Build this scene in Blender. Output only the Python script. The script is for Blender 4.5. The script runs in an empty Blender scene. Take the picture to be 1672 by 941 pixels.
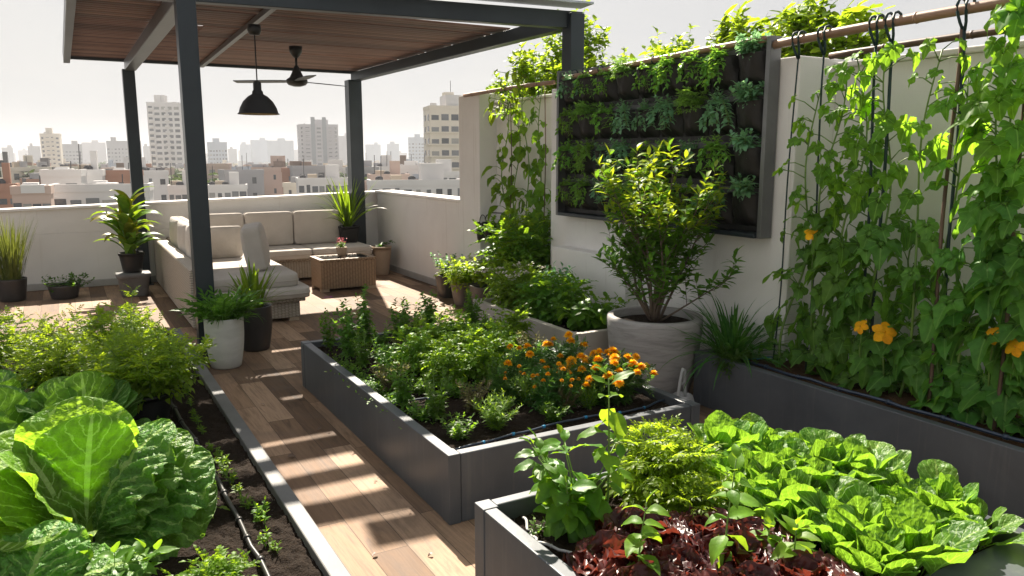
import bpy, math, random
import numpy as np
from mathutils import Vector
C = bpy.context.scene.collection
RAD = math.radians
PI = math.pi

# ------------------------------------------------------------------ camera model (to measure the place from the photograph)
CAMH, FPX = 1.65, 1270.0
YAW = math.atan(736/1288.2); PITCH = math.atan(215.5/1270)
_sa,_ca,_sp,_cp = math.sin(YAW),math.cos(YAW),math.sin(PITCH),math.cos(PITCH)
_R=(_ca,-_sa,0); _F=(_sa*_cp,_ca*_cp,-_sp); _U=(_sa*_sp,_ca*_sp,_cp)
def _ray(u,v):
    x=u-836; y=470.5-v
    return [_R[i]*x+_U[i]*y+_F[i]*FPX for i in range(3)]
def atz(u,v,z):
    d=_ray(u,v); t=(z-CAMH)/d[2]; return (d[0]*t,d[1]*t,z)
def atx(u,v,X):
    d=_ray(u,v); t=X/d[0]; return (X,d[1]*t,CAMH+d[2]*t)
def aty(u,v,Y):
    d=_ray(u,v); t=Y/d[1]; return (d[0]*t,Y,CAMH+d[2]*t)
def far(u,v,D):
    k=(u-836)/1288.2*D
    return (_sa*D+_ca*k, _ca*D-_sa*k, CAMH+(255-v)/1288.2*D)

# ------------------------------------------------------------------ mesh builder
class MB:
    def __init__(s): s.V=[]; s.Q=[]; s.T=[]; s.UV=[]; s.n=0
    def add(s,V,Q=None,T=None,uv=None):
        V=np.asarray(V,float).reshape(-1,3)
        if Q is not None and len(Q): s.Q.append(np.asarray(Q,int).reshape(-1,4)+s.n)
        if T is not None and len(T): s.T.append(np.asarray(T,int).reshape(-1,3)+s.n)
        s.V.append(V); s.UV.append(np.zeros((len(V),2)) if uv is None else np.asarray(uv,float)); s.n+=len(V)
    def mesh(s,name,mat,smooth=True):
        me=bpy.data.meshes.new(name)
        V=np.concatenate(s.V) if s.V else np.zeros((0,3))
        Q=np.concatenate(s.Q) if s.Q else np.zeros((0,4),int)
        T=np.concatenate(s.T) if s.T else np.zeros((0,3),int)
        loops=np.concatenate([Q.ravel(),T.ravel()]).astype(np.int32)
        starts=np.concatenate([np.arange(len(Q))*4, len(Q)*4+np.arange(len(T))*3]).astype(np.int32)
        me.vertices.add(len(V)); me.vertices.foreach_set('co',V.astype(np.float32).ravel())
        me.loops.add(len(loops)); me.loops.foreach_set('vertex_index',loops)
        me.polygons.add(len(starts)); me.polygons.foreach_set('loop_start',starts)
        me.polygons.foreach_set('use_smooth',np.full(len(starts),smooth))
        uvl=me.uv_layers.new(name='UVMap')
        UV=np.concatenate(s.UV)
        uvl.data.foreach_set('uv',UV[loops].astype(np.float32).ravel())
        me.update(calc_edges=True); me.validate()
        if mat: me.materials.append(mat)
        return me

def part(name,mb,mat,parent=None,smooth=True,bevel=0,label=None,loc=None):
    me=mb.mesh(name,mat,smooth) if isinstance(mb,MB) else mb
    o=bpy.data.objects.new(name,me); C.objects.link(o)
    if parent: o.parent=parent
    if loc: o.location=loc
    if bevel:
        m=o.modifiers.new('bevel','BEVEL'); m.width=bevel; m.segments=2; m.limit_method='ANGLE'; m.angle_limit=RAD(40)
    if label: o['label']=label
    return o
LABELS={}
def tag(o,label,cat,group=None,kind=None):
    if label: o['label']=label
    if cat: o['category']=cat
    if group: o['group']=group
    if kind: o['kind']=kind
    LABELS.setdefault(label,[]).append(group)
    return o
def thing(name,label,cat,loc=(0,0,0),rz=0,group=None):
    o=bpy.data.objects.new(name,None); C.objects.link(o); o.empty_display_size=.1
    o.location=loc; o.rotation_euler=(0,0,rz)
    return tag(o,label,cat,group)
def struct(name,mb,mat,smooth=False,bevel=0):
    o=part(name,mb,mat,None,smooth,bevel); o['kind']='structure'; return o
KIDS={}
def dup(root,loc,rz=0,scale=1.0,label=None,group=None):
    r=root.copy(); C.objects.link(r); r.location=loc; r.rotation_euler=(0,0,rz)
    r.scale=(scale,)*3 if not isinstance(scale,tuple) else scale
    if label: r['label']=label; LABELS.setdefault(label,[]).append(group or root.get('group'))
    if group: r['group']=group
    for ch in list(root.children):
        c=ch.copy(); C.objects.link(c); c.parent=r
        for g in list(ch.children):
            d=g.copy(); C.objects.link(d); d.parent=c
    return r

BQ=[(0,3,2,1),(4,5,6,7),(0,1,5,4),(1,2,6,5),(2,3,7,6),(3,0,4,7)]
def box(mb,x0,x1,y0,y1,z0,z1):
    mb.add([(x0,y0,z0),(x1,y0,z0),(x1,y1,z0),(x0,y1,z0),(x0,y0,z1),(x1,y0,z1),(x1,y1,z1),(x0,y1,z1)],BQ)
    return mb
def B(*a): return box(MB(),*a)
def prism(mb,pts,z0,z1):
    """vertical prism over a CCW quad"""
    mb.add([(p[0],p[1],z0) for p in pts]+[(p[0],p[1],z1) for p in pts],BQ); return mb
def beam(mb,a,b,w,h0,h1):
    """bar from a to b (x,y,zbottom), width w in plan, heights h0 and h1 above a and b"""
    a=Vector(a); b=Vector(b); d=Vector((b.x-a.x,b.y-a.y,0)).normalized(); n=Vector((-d.y,d.x,0))*w/2
    V=[a-n,b-n,b+n,a+n,a-n+Vector((0,0,h0)),b-n+Vector((0,0,h1)),b+n+Vector((0,0,h1)),a+n+Vector((0,0,h0))]
    mb.add([tuple(v) for v in V],BQ); return mb
def tube(mb,P,r,k=6,cap=True):
    P=np.asarray(P,float); n=len(P)
    r=np.full(n,r) if np.isscalar(r) else np.asarray(r,float)
    T=np.gradient(P,axis=0); T/=np.linalg.norm(T,axis=1)[:,None]+1e-9
    ref=np.array([0,0,1.]) if abs(T[:,2]).mean()<.8 else np.array([1.,0,0])
    A=np.cross(T,ref); A/=np.linalg.norm(A,axis=1)[:,None]+1e-9
    Bv=np.cross(T,A)
    th=np.arange(k)*2*PI/k
    V=P[:,None,:]+r[:,None,None]*(np.cos(th)[None,:,None]*A[:,None,:]+np.sin(th)[None,:,None]*Bv[:,None,:])
    i=np.arange(n-1)[:,None]; j=np.arange(k)[None,:]; j2=(j+1)%k
    Q=np.stack([i*k+j,i*k+j2,(i+1)*k+j2,(i+1)*k+j],-1).reshape(-1,4)
    V=V.reshape(-1,3)
    Tt=[]
    if cap:
        V=np.vstack([V,P[0],P[-1]])
        for a in range(k):
            Tt.append((n*k,(a+1)%k,a)); Tt.append((n*k+1,(n-1)*k+a,(n-1)*k+(a+1)%k))
    uv=np.zeros((len(V),2)); 
    mb.add(V,Q,Tt,uv); return mb
def lathe(mb,prof,k=32,c=(0,0,0),sq=0,sx=1,sy=1):
    """revolve (r,z) profile; sq>0 makes it a rounded square"""
    th=np.arange(k)*2*PI/k+PI/k
    cx,cy=np.cos(th),np.sin(th)
    if sq:
        m=(np.abs(cx)**sq+np.abs(cy)**sq)**(-1/sq); cx=cx*m; cy=cy*m
    prof=np.asarray(prof,float); n=len(prof)
    V=np.zeros((n,k,3)); V[:,:,0]=prof[:,0,None]*cx*sx+c[0]; V[:,:,1]=prof[:,0,None]*cy*sy+c[1]; V[:,:,2]=prof[:,1,None]+c[2]
    i=np.arange(n-1)[:,None]; j=np.arange(k)[None,:]; j2=(j+1)%k
    Q=np.stack([i*k+j,i*k+j2,(i+1)*k+j2,(i+1)*k+j],-1).reshape(-1,4)
    mb.add(V.reshape(-1,3),Q); return mb
def torus(mb,c,R,r,axis='y',k=16,m=6,squash=1):
    th=np.linspace(0,2*PI,k+1)
    P=[]
    for t in th:
        a,b=R*math.cos(t),R*math.sin(t)*squash
        P.append({'y':(c[0]+a,c[1],c[2]+b),'x':(c[0],c[1]+a,c[2]+b),'z':(c[0]+a,c[1]+b,c[2])}[axis])
    return tube(mb,P,r,m,False)
def cushion(mb,x0,x1,y0,y1,z0,z1,e=.28,nu=40,nv=20,crown=.0,seed=0,wr=.004):
    """soft box: superellipsoid with slight wrinkles"""
    rng=np.random.RandomState(seed)
    u=np.linspace(-PI,PI,nu,endpoint=False); v=np.linspace(-PI/2,PI/2,nv+1)
    f=lambda a,p: np.sign(a)*np.abs(a)**p
    U,Vv=np.meshgrid(u,v)
    x=f(np.cos(Vv),e)*f(np.cos(U),e); y=f(np.cos(Vv),e)*f(np.sin(U),e); z=f(np.sin(Vv),e)
    hx,hy,hz=(x1-x0)/2,(y1-y0)/2,(z1-z0)/2
    P=np.stack([x*hx,y*hy,z*hz],-1)
    big=[hx,hy,hz]; thin=int(np.argmin(big))
    oth=[i for i in range(3) if i!=thin]
    q=[x,y,z]
    bulge=(1-np.abs(q[oth[0]])**2.5)*(1-np.abs(q[oth[1]])**2.5)
    P[...,thin]*=(1-crown)+crown*1.35*bulge
    ph=rng.uniform(0,6,6)
    w=np.sin(P[...,0]*31+ph[0]+2*np.sin(P[...,1]*17+ph[1]))*np.sin(P[...,1]*27+ph[2]+P[...,2]*14)+.6*np.sin(P[...,2]*45+ph[3]+P[...,0]*23)
    P*=1+wr*w[...,None]/ (np.abs(P).max()+1e-6)*.35
    P+=np.array([(x0+x1)/2,(y0+y1)/2,(z0+z1)/2])
    i=np.arange(nv)[:,None]; j=np.arange(nu)[None,:]; j2=(j+1)%nu
    Q=np.stack([i*nu+j,i*nu+j2,(i+1)*nu+j2,(i+1)*nu+j],-1).reshape(-1,4)
    mb.add(P.reshape(-1,3),Q); return mb

# ------------------------------------------------------------------ materials
def newmat(name):
    m=bpy.data.materials.new(name); m.use_nodes=True
    nt=m.node_tree; nt.nodes.clear()
    out=nt.nodes.new('ShaderNodeOutputMaterial'); return m,nt,out
def N(nt,t,**kw):
    n=nt.nodes.new(t)
    for k,v in kw.items():
        if k.startswith('i_'):
            key=k[2:]; key=int(key) if key.isdigit() else key.replace('_',' ')
            n.inputs[key].default_value=v
        else: setattr(n,k,v)
    return n
def rgb(c): return (c[0],c[1],c[2],1)
def ramp(nt,stops):
    r=nt.nodes.new('ShaderNodeValToRGB'); e=r.color_ramp.elements
    while len(e)<len(stops): e.new(.5)
    for i,(p,c) in enumerate(stops): e[i].position=p; e[i].color=rgb(c)
    return r
def mixc(nt,fac,a,b,mode='MIX'):
    m=nt.nodes.new('ShaderNodeMix'); m.data_type='RGBA'; m.blend_type=mode
    for s,x in ((0,fac),(6,a),(7,b)):
        if hasattr(x,'is_linked'): nt.links.new(x,m.inputs[s])
        elif s==0: m.inputs[0].default_value=x
        else: m.inputs[s].default_value=rgb(x)
    return m.outputs[2]
def math_(nt,op,a,b=None,c=None):
    m=nt.nodes.new('ShaderNodeMath'); m.operation=op
    for i,x in enumerate((a,b,c)):
        if x is None: continue
        if hasattr(x,'is_linked'): nt.links.new(x,m.inputs[i])
        else: m.inputs[i].default_value=x
    return m.outputs[0]
def objcoord(nt,scale=(1,1,1),rot=(0,0,0)):
    tc=N(nt,'ShaderNodeTexCoord'); mp=N(nt,'ShaderNodeMapping'); mp.inputs['Scale'].default_value=scale; mp.inputs['Rotation'].default_value=rot
    nt.links.new(tc.outputs['Object'],mp.inputs[0]); return mp.outputs[0]
def noise(nt,vec,scale,detail=4,rough=.6,dist=0):
    n=N(nt,'ShaderNodeTexNoise'); n.inputs['Scale'].default_value=scale; n.inputs['Detail'].default_value=detail
    n.inputs['Roughness'].default_value=rough; n.inputs['Distortion'].default_value=dist
    if vec is not None: nt.links.new(vec,n.inputs['Vector'])
    return n.outputs['Fac']
def bump(nt,h,strength=.3,dist=.01,normal=None):
    b=N(nt,'ShaderNodeBump'); b.inputs['Strength'].default_value=strength; b.inputs['Distance'].default_value=dist
    nt.links.new(h,b.inputs['Height'])
    if normal is not None: nt.links.new(normal,b.inputs['Normal'])
    return b.outputs[0]
def pbr(nt,out,col,rough=.5,metal=0,spec=.5,nrm=None):
    p=N(nt,'ShaderNodeBsdfPrincipled')
    if hasattr(col,'is_linked'): nt.links.new(col,p.inputs['Base Color'])
    else: p.inputs['Base Color'].default_value=rgb(col)
    if hasattr(rough,'is_linked'): nt.links.new(rough,p.inputs['Roughness'])
    else: p.inputs['Roughness'].default_value=rough
    p.inputs['Metallic'].default_value=metal; p.inputs['Specular IOR Level'].default_value=spec
    if nrm is not None: nt.links.new(nrm,p.inputs['Normal'])
    if out: nt.links.new(p.outputs[0],out.inputs[0])
    return p
def mottled(name,a,b,scale=6,rough=.6,metal=0,bs=.15,bd=.004,detail=6,fine=90,spec=.4,stretch=(1,1,1),dirt=None,rvar=.0):
    m,nt,out=newmat(name); v=objcoord(nt,stretch)
    n1=noise(nt,v,scale,detail,.62,.4); r=ramp(nt,[(.3,a),(.7,b)]); nt.links.new(n1,r.inputs[0]); col=r.outputs[0]
    if dirt:
        n3=noise(nt,v,scale*.35,8,.7,1.2); rr=ramp(nt,[(.56,(0,0,0)),(.72,(1,1,1))]); nt.links.new(n3,rr.inputs[0])
        col=mixc(nt,math_(nt,'MULTIPLY',rr.outputs[0],dirt[1]),col,dirt[0])
    n2=noise(nt,v,fine,3,.6)
    rg=rough
    if rvar: rg=math_(nt,'MULTIPLY_ADD',n1,rvar,rough-rvar/2)
    pbr(nt,out,col,rg,metal,spec,bump(nt,n2,bs,bd)); return m
def leafmat(name,c1,c2,tr,rough=.42,tw=.45,spec=.35,vein=None,vc=None,tipc=None,hue=.06,blister=0):
    m,nt,out=newmat(name)
    g=N(nt,'ShaderNodeNewGeometry'); oi=N(nt,'ShaderNodeObjectInfo')
    rr=ramp(nt,[(0,c1),(1,c2)]); nt.links.new(g.outputs['Random Per Island'],rr.inputs[0]); col=rr.outputs[0]
    v=objcoord(nt); nz=noise(nt,v,26,3,.6)
    r2=ramp(nt,[(.3,(.72,.74,.7)),(.7,(1.2,1.18,1.1))]); nt.links.new(nz,r2.inputs[0])
    col=mixc(nt,1.0,col,r2.outputs[0],'MULTIPLY')
    hs=N(nt,'ShaderNodeHueSaturation'); nt.links.new(col,hs.inputs['Color'])
    nt.links.new(math_(nt,'MULTIPLY_ADD',oi.outputs['Random'],hue*.5,.5-hue*.25),hs.inputs['Hue'])
    nt.links.new(math_(nt,'MULTIPLY_ADD',oi.outputs['Random'],.4,.85),hs.inputs['Value']); col=hs.outputs[0]
    trc=mixc(nt,g.outputs['Random Per Island'],[x*.75 for x in tr],[x*1.2 for x in tr])
    trc=mixc(nt,1.0,trc,r2.outputs[0],'MULTIPLY')
    nrm=None
    if vein:
        uvn=N(nt,'ShaderNodeUVMap'); sx=N(nt,'ShaderNodeSeparateXYZ'); nt.links.new(uvn.outputs[0],sx.inputs[0]); U,Vv=sx.outputs[0],sx.outputs[1]
        if vein=='pin':
            au=math_(nt,'ABSOLUTE',math_(nt,'SUBTRACT',U,.5))
            mid=math_(nt,'LESS_THAN',au,.028)
            wob=noise(nt,v,18,3,.6)
            ph=math_(nt,'ADD',math_(nt,'SUBTRACT',math_(nt,'MULTIPLY',Vv,7.5),math_(nt,'MULTIPLY',au,5.5)),math_(nt,'MULTIPLY',wob,1.1))
            fr=math_(nt,'ABSOLUTE',math_(nt,'SUBTRACT',math_(nt,'FRACT',ph),.5))
            lat=math_(nt,'LESS_THAN',fr,.06)
            vm=math_(nt,'MAXIMUM',mid,math_(nt,'MULTIPLY',lat,.8)); hgt=math_(nt,'SMOOTH_MIN',fr,.25,.1)
        else:
            fr=math_(nt,'ABSOLUTE',math_(nt,'SUBTRACT',math_(nt,'FRACT',math_(nt,'MULTIPLY',U,7.0)),.5))
            vm=math_(nt,'LESS_THAN',math_(nt,'MULTIPLY',fr,Vv),.028); hgt=math_(nt,'MULTIPLY',fr,Vv)
            vm=math_(nt,'MULTIPLY',vm,.8)
        col=mixc(nt,math_(nt,'MULTIPLY',vm,.85),col,vc); trc=mixc(nt,math_(nt,'MULTIPLY',vm,.85),trc,[x*1.5 for x in tr])
        nrm=bump(nt,hgt,.35,.01)
        if blister:
            nb=noise(nt,v,blister*1.6,3,.5); nrm=bump(nt,nb,1.0,.03,nrm)
    else:
        nrm=bump(nt,noise(nt,v,120,2,.5),.2,.003)
    p=pbr(nt,None,col,rough,0,spec*.6,nrm)
    t=N(nt,'ShaderNodeBsdfTranslucent'); nt.links.new(trc,t.inputs[0]); nt.links.new(nrm,t.inputs['Normal'])
    mx=N(nt,'ShaderNodeMixShader'); mx.inputs[0].default_value=tw
    nt.links.new(p.outputs[0],mx.inputs[1]); nt.links.new(t.outputs[0],mx.inputs[2]); nt.links.new(mx.outputs[0],out.inputs[0])
    return m

M={}
M['metal']=mottled('slate_powder_coat',(.016,.024,.032),(.024,.034,.044),3,.38,.25,.08,.002,4,160,.5)
M['metal_edge']=mottled('grey_flashing',(.34,.37,.42),(.42,.45,.5),3,.4,.6,.05,.002)
M['steel']=mottled('grey_beam_metal',(.10,.10,.105),(.16,.16,.165),2.5,.36,.7,.08,.002,5,120,.5,(1,.3,1))
M['planter']=mottled('anthracite_sheet',(.068,.071,.078),(.108,.111,.120),2.2,.42,.15,.12,.002,7,140,.45,(1,1,1),((.14,.13,.125),.25),.16)
M['planter_light']=mottled('pale_fibre_cement',(.36,.33,.29),(.47,.43,.385),3,.7,0,.15,.003,7,120,.3,(1,1,1),((.2,.17,.14),.4))
M['curb']=mottled('grey_edging',(.11,.11,.112),(.165,.163,.162),4,.65,.2,.15,.002,6,120,.45,(1,1,1),((.12,.1,.085),.5))
M['plaster']=mottled('white_plaster',(.72,.70,.68),(.82,.805,.785),1.1,.85,0,.25,.004,8,70,.2,(1,1,.45),((.52,.48,.44),.3))
M['plaster_cap']=mottled('plaster_cap',(.74,.72,.70),(.82,.80,.78),3,.8,0,.2,.004)
M['skirting']=mottled('skirting_tile',(.34,.33,.32),(.42,.41,.40),5,.5,0,.1,.002)
M['pot_black']=mottled('black_plastic',(.010,.010,.011),(.016,.016,.017),8,.42,0,.08,.002)
M['pot_dark']=mottled('charcoal_pot',(.028,.026,.026),(.045,.042,.042),5,.4,0,.1,.002)
M['pot_brown']=mottled('brown_grey_pot',(.10,.083,.074),(.15,.128,.115),5,.6,0,.15,.003)
M['pot_beige']=mottled('beige_clay',(.33,.25,.18),(.43,.33,.245),6,.75,0,.2,.003,7,90,.3,(1,1,1),((.22,.16,.11),.5))
M['pot_white']=mottled('white_stone',(.50,.50,.47),(.66,.655,.625),4,.6,0,.3,.004,8,60,.4,(1,1,2.5),((.32,.30,.27),.35))
M['pot_stone']=mottled('grey_stone',(.105,.105,.105),(.17,.168,.165),5,.7,0,.3,.005,8,60)
M['wood_bamboo']=mottled('bamboo_cane',(.20,.115,.075),(.34,.215,.145),5,.45,0,.2,.004,5,60,.4,(3,.6,3))
M['cane']=mottled('brown_cane',(.075,.045,.03),(.14,.085,.055),7,.5,0,.2,.003,5,60,.4,(1,1,.4))
M['rubber']=mottled('black_hose',(.012,.012,.013),(.03,.029,.028),30,.38,0,.1,.001)
M['hose_blue']=mottled('blue_black_hose',(.012,.022,.045),(.03,.05,.09),20,.3,0,.05,.001,spec=.6)
M['clip_blue']=mottled('blue_clip',(.02,.2,.42),(.03,.28,.5),20,.4)
M['cord']=mottled('dark_green_cord',(.006,.022,.024),(.012,.04,.04),20,.6,0,.2,.002)
M['stem_green']=mottled('green_stem',(.10,.19,.035),(.17,.28,.06),14,.5)
M['stem_brown']=mottled('brown_stem',(.085,.055,.036),(.15,.10,.07),14,.75,0,.4,.004)
M['bark']=mottled('bark',(.10,.075,.055),(.19,.145,.11),14,.85,0,.6,.006,6,50,.2,(1,1,.3))
M['felt']=mottled('black_felt',(.006,.006,.0065),(.013,.013,.014),9,.45,0,.5,.006,6,45,.35)
M['felt_strip']=mottled('sheen_webbing',(.07,.07,.073),(.11,.11,.115),9,.45,0,.3,.004,6,45,.5)  # lighter grey holds the sheen between pocket rows, put into the colour
M['panel']=mottled('panel_metal',(.13,.135,.14),(.19,.195,.2),3,.45,.5,.1,.002)
M['plastic_grey']=mottled('pale_grey_plastic',(.38,.38,.38),(.46,.46,.455),6,.5)
M['bulb']=mottled('bulb_glass',(.75,.68,.5),(.8,.72,.55),5,.2)
M['shade_in']=mottled('lamp_inside',(.6,.5,.3),(.66,.55,.34),5,.5)
M['glass_dark']=mottled('smoked_glass',(.012,.012,.012),(.018,.018,.017),5,.12,0,.01,.001,spec=.6)
M['feet']=mottled('pale_feet',(.34,.27,.2),(.4,.32,.24),8,.6)

def plaster_mat():
    m,nt,out=newmat('white_plaster'); v=objcoord(nt)
    n1=noise(nt,v,1.1,8,.62,.4); r=ramp(nt,[(.3,(.71,.69,.67)),(.7,(.82,.805,.785))]); nt.links.new(n1,r.inputs[0]); col=r.outputs[0]
    st=noise(nt,objcoord(nt,(9,9,.35)),1.3,5,.7,.3); rs=ramp(nt,[(.60,(0,0,0)),(.76,(1,1,1))]); nt.links.new(st,rs.inputs[0])
    col=mixc(nt,math_(nt,'MULTIPLY',rs.outputs[0],.5),col,(.47,.42,.37))
    pa=noise(nt,v,.8,3,.5,2.0); rp=ramp(nt,[(.58,(0,0,0)),(.60,(1,1,1))]); nt.links.new(pa,rp.inputs[0]); col=mixc(nt,math_(nt,'MULTIPLY',rp.outputs[0],.04),col,(.62,.60,.60))
    vo=N(nt,'ShaderNodeTexVoronoi',feature='DISTANCE_TO_EDGE'); vo.inputs['Scale'].default_value=.9
    wv=N(nt,'ShaderNodeVectorMath',operation='MULTIPLY_ADD'); nz=N(nt,'ShaderNodeTexNoise'); nz.inputs['Scale'].default_value=3; nt.links.new(v,nz.inputs['Vector']); nt.links.new(nz.outputs['Color'],wv.inputs[0]); wv.inputs[1].default_value=(.6,.6,.6); nt.links.new(v,wv.inputs[2]); nt.links.new(wv.outputs[0],vo.inputs['Vector'])
    ck=math_(nt,'MULTIPLY',math_(nt,'LESS_THAN',vo.outputs['Distance'],.004),math_(nt,'GREATER_THAN',noise(nt,v,.9,2,.5),.56)); col=mixc(nt,math_(nt,'MULTIPLY',ck,.0),col,(.35,.32,.3))
    pbr(nt,out,col,.85,0,.2,bump(nt,noise(nt,v,70,4,.6),.3,.004)); return m
M['plaster']=plaster_mat()
def planter_mat():
    m,nt,out=newmat('anthracite_sheet_weathered'); v=objcoord(nt)
    n1=noise(nt,v,2.0,8,.65,.5); r=ramp(nt,[(.3,(.062,.070,.082)),(.7,(.102,.112,.127))]); nt.links.new(n1,r.inputs[0]); col=r.outputs[0]
    st=noise(nt,objcoord(nt,(14,14,.8)),1.2,6,.72,.3); rs=ramp(nt,[(.54,(0,0,0)),(.74,(1,1,1))]); nt.links.new(st,rs.inputs[0]); col=mixc(nt,math_(nt,'MULTIPLY',rs.outputs[0],.30),col,(.20,.195,.19))
    sp=noise(nt,v,38,5,.7); rp=ramp(nt,[(.66,(0,0,0)),(.72,(1,1,1))]); nt.links.new(sp,rp.inputs[0]); col=mixc(nt,math_(nt,'MULTIPLY',rp.outputs[0],.25),col,(.15,.125,.10))
    sc=noise(nt,objcoord(nt,(2,2,60),(.5,.3,.2)),3,4,.6); rc=ramp(nt,[(.70,(0,0,0)),(.73,(1,1,1))]); nt.links.new(sc,rc.inputs[0]); col=mixc(nt,math_(nt,'MULTIPLY',rc.outputs[0],.12),col,(.28,.28,.28))
    pbr(nt,out,col,math_(nt,'MULTIPLY_ADD',n1,.25,.30),.15,.45,bump(nt,noise(nt,v,7,5,.55),.18,.01)); return m
M['planter']=planter_mat()
def cushion_mat():
    m,nt,out=newmat('taupe_fabric'); v=objcoord(nt)
    n1=noise(nt,v,4,4,.6); r=ramp(nt,[(.3,(.43,.395,.355)),(.7,(.51,.475,.435))]); nt.links.new(n1,r.inputs[0])
    n2=noise(nt,v,320,2,.6); n3=noise(nt,v,14,4,.55,.8)
    nr=bump(nt,n3,.28,.02); nr=bump(nt,n2,.25,.002,nr)
    p=pbr(nt,out,r.outputs[0],.95,0,.1,nr); p.inputs['Sheen Weight'].default_value=.15; return m
M['fabric']=cushion_mat()
def wicker(name,a,b,c):
    m,nt,out=newmat(name); tc=N(nt,'ShaderNodeTexCoord'); sx=N(nt,'ShaderNodeSeparateXYZ'); nt.links.new(tc.outputs['Object'],sx.inputs[0])
    u=math_(nt,'ADD',sx.outputs[0],sx.outputs[1]); z=math_(nt,'ADD',sx.outputs[2],math_(nt,'MULTIPLY',math_(nt,'SUBTRACT',sx.outputs[0],sx.outputs[1]),.0))
    # weave: bands in z, shifted every other column of u
    col=math_(nt,'FLOOR',math_(nt,'MULTIPLY',u,28.0)); odd=math_(nt,'MULTIPLY',math_(nt,'MODULO',math_(nt,'ABSOLUTE',col),2.0),.5)
    row=math_(nt,'ADD',math_(nt,'MULTIPLY',z,62.0),odd)
    fz=math_(nt,'ABSOLUTE',math_(nt,'SUBTRACT',math_(nt,'FRACT',row),.5))
    fu=math_(nt,'ABSOLUTE',math_(nt,'SUBTRACT',math_(nt,'FRACT',math_(nt,'MULTIPLY',u,28.0)),.5))
    h=math_(nt,'MULTIPLY',math_(nt,'SUBTRACT',1.0,math_(nt,'MULTIPLY',fz,1.9)),math_(nt,'SUBTRACT',1.0,math_(nt,'MULTIPLY',math_(nt,'POWER',fu,2.0),2.6)))
    nz=noise(nt,tc.outputs['Object'],35,4,.7); hh=math_(nt,'ADD',math_(nt,'MULTIPLY',h,.75),math_(nt,'MULTIPLY',nz,.3))
    r=ramp(nt,[(.12,c),(.4,a),(.85,b)]); nt.links.new(hh,r.inputs[0])
    pbr(nt,out,r.outputs[0],.55,0,.35,bump(nt,h,.9,.008)); return m
M['wicker']=wicker('grey_tan_wicker',(.38,.335,.275),(.55,.49,.41),(.05,.04,.03))
M['wicker_brown']=wicker('brown_wicker',(.27,.19,.12),(.42,.31,.215),(.035,.022,.013))
def floor_mat():
    m,nt,out=newmat('wood_plank_tiles'); tc=N(nt,'ShaderNodeTexCoord')
    sx=N(nt,'ShaderNodeSeparateXYZ'); nt.links.new(tc.outputs['Object'],sx.inputs[0])
    W,L=.165,.95
    fx=math_(nt,'DIVIDE',sx.outputs[0],W); row=math_(nt,'FLOOR',fx)
    wn=N(nt,'ShaderNodeTexWhiteNoise',noise_dimensions='1D'); nt.links.new(row,wn.inputs['W'])
    fy=math_(nt,'ADD',math_(nt,'DIVIDE',sx.outputs[1],L),wn.outputs['Value']); colm=math_(nt,'FLOOR',fy)
    cb=N(nt,'ShaderNodeCombineXYZ'); nt.links.new(row,cb.inputs[0]); nt.links.new(colm,cb.inputs[1])
    wn2=N(nt,'ShaderNodeTexWhiteNoise',noise_dimensions='3D'); nt.links.new(cb.outputs[0],wn2.inputs['Vector'])
    # offset grain per plank
    off=N(nt,'ShaderNodeVectorMath',operation='MULTIPLY_ADD'); nt.links.new(wn2.outputs['Color'],off.inputs[0]); off.inputs[1].default_value=(9,9,9)
    nt.links.new(tc.outputs['Object'],off.inputs[2])
    mp=N(nt,'ShaderNodeMapping'); mp.inputs['Scale'].default_value=(11,1.1,1); nt.links.new(off.outputs[0],mp.inputs[0])
    g1=noise(nt,mp.outputs[0],1.6,7,.62,1.6)
    mp2=N(nt,'ShaderNodeMapping'); mp2.inputs['Scale'].default_value=(55,2.2,1); nt.links.new(off.outputs[0],mp2.inputs[0])
    g2=noise(nt,mp2.outputs[0],2,4,.7,.3)
    base=ramp(nt,[(0,(.125,.080,.052)),(.35,(.21,.135,.088)),(.7,(.31,.205,.135)),(1,(.40,.28,.195))]); nt.links.new(wn2.outputs['Value'],base.inputs[0])
    gr=ramp(nt,[(.28,(.42,.38,.35)),(.5,(.95,.93,.9)),(.75,(1.15,1.12,1.08))]); nt.links.new(g1,gr.inputs[0])
    col=mixc(nt,.85,base.outputs[0],gr.outputs[0],'MULTIPLY')
    gf=ramp(nt,[(.3,(.72,.70,.68)),(.6,(1.05,1.05,1.05))]); nt.links.new(g2,gf.inputs[0]); col=mixc(nt,.7,col,gf.outputs[0],'MULTIPLY')
    # weathered dark blotches
    bl=noise(nt,tc.outputs['Object'],1.5,6,.65,.8); br=ramp(nt,[(.46,(0,0,0)),(.66,(1,1,1))]); nt.links.new(bl,br.inputs[0])
    col=mixc(nt,math_(nt,'MULTIPLY',br.outputs[0],.5),col,(.12,.09,.072))
    jx=math_(nt,'ABSOLUTE',math_(nt,'SUBTRACT',math_(nt,'FRACT',fx),.5)); jy=math_(nt,'ABSOLUTE',math_(nt,'SUBTRACT',math_(nt,'FRACT',fy),.5))
    j=math_(nt,'MAXIMUM',math_(nt,'GREATER_THAN',jx,.487),math_(nt,'GREATER_THAN',jy,.4978))
    col=mixc(nt,math_(nt,'MULTIPLY',j,.75),col,(.05,.035,.025))
    hgt=math_(nt,'SUBTRACT',math_(nt,'MULTIPLY',g1,.25),j)
    rg=math_(nt,'MULTIPLY_ADD',g1,.3,.55)
    pbr(nt,out,col,rg,0,.18,bump(nt,hgt,.35,.004)); return m
M['floor']=floor_mat()
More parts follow.
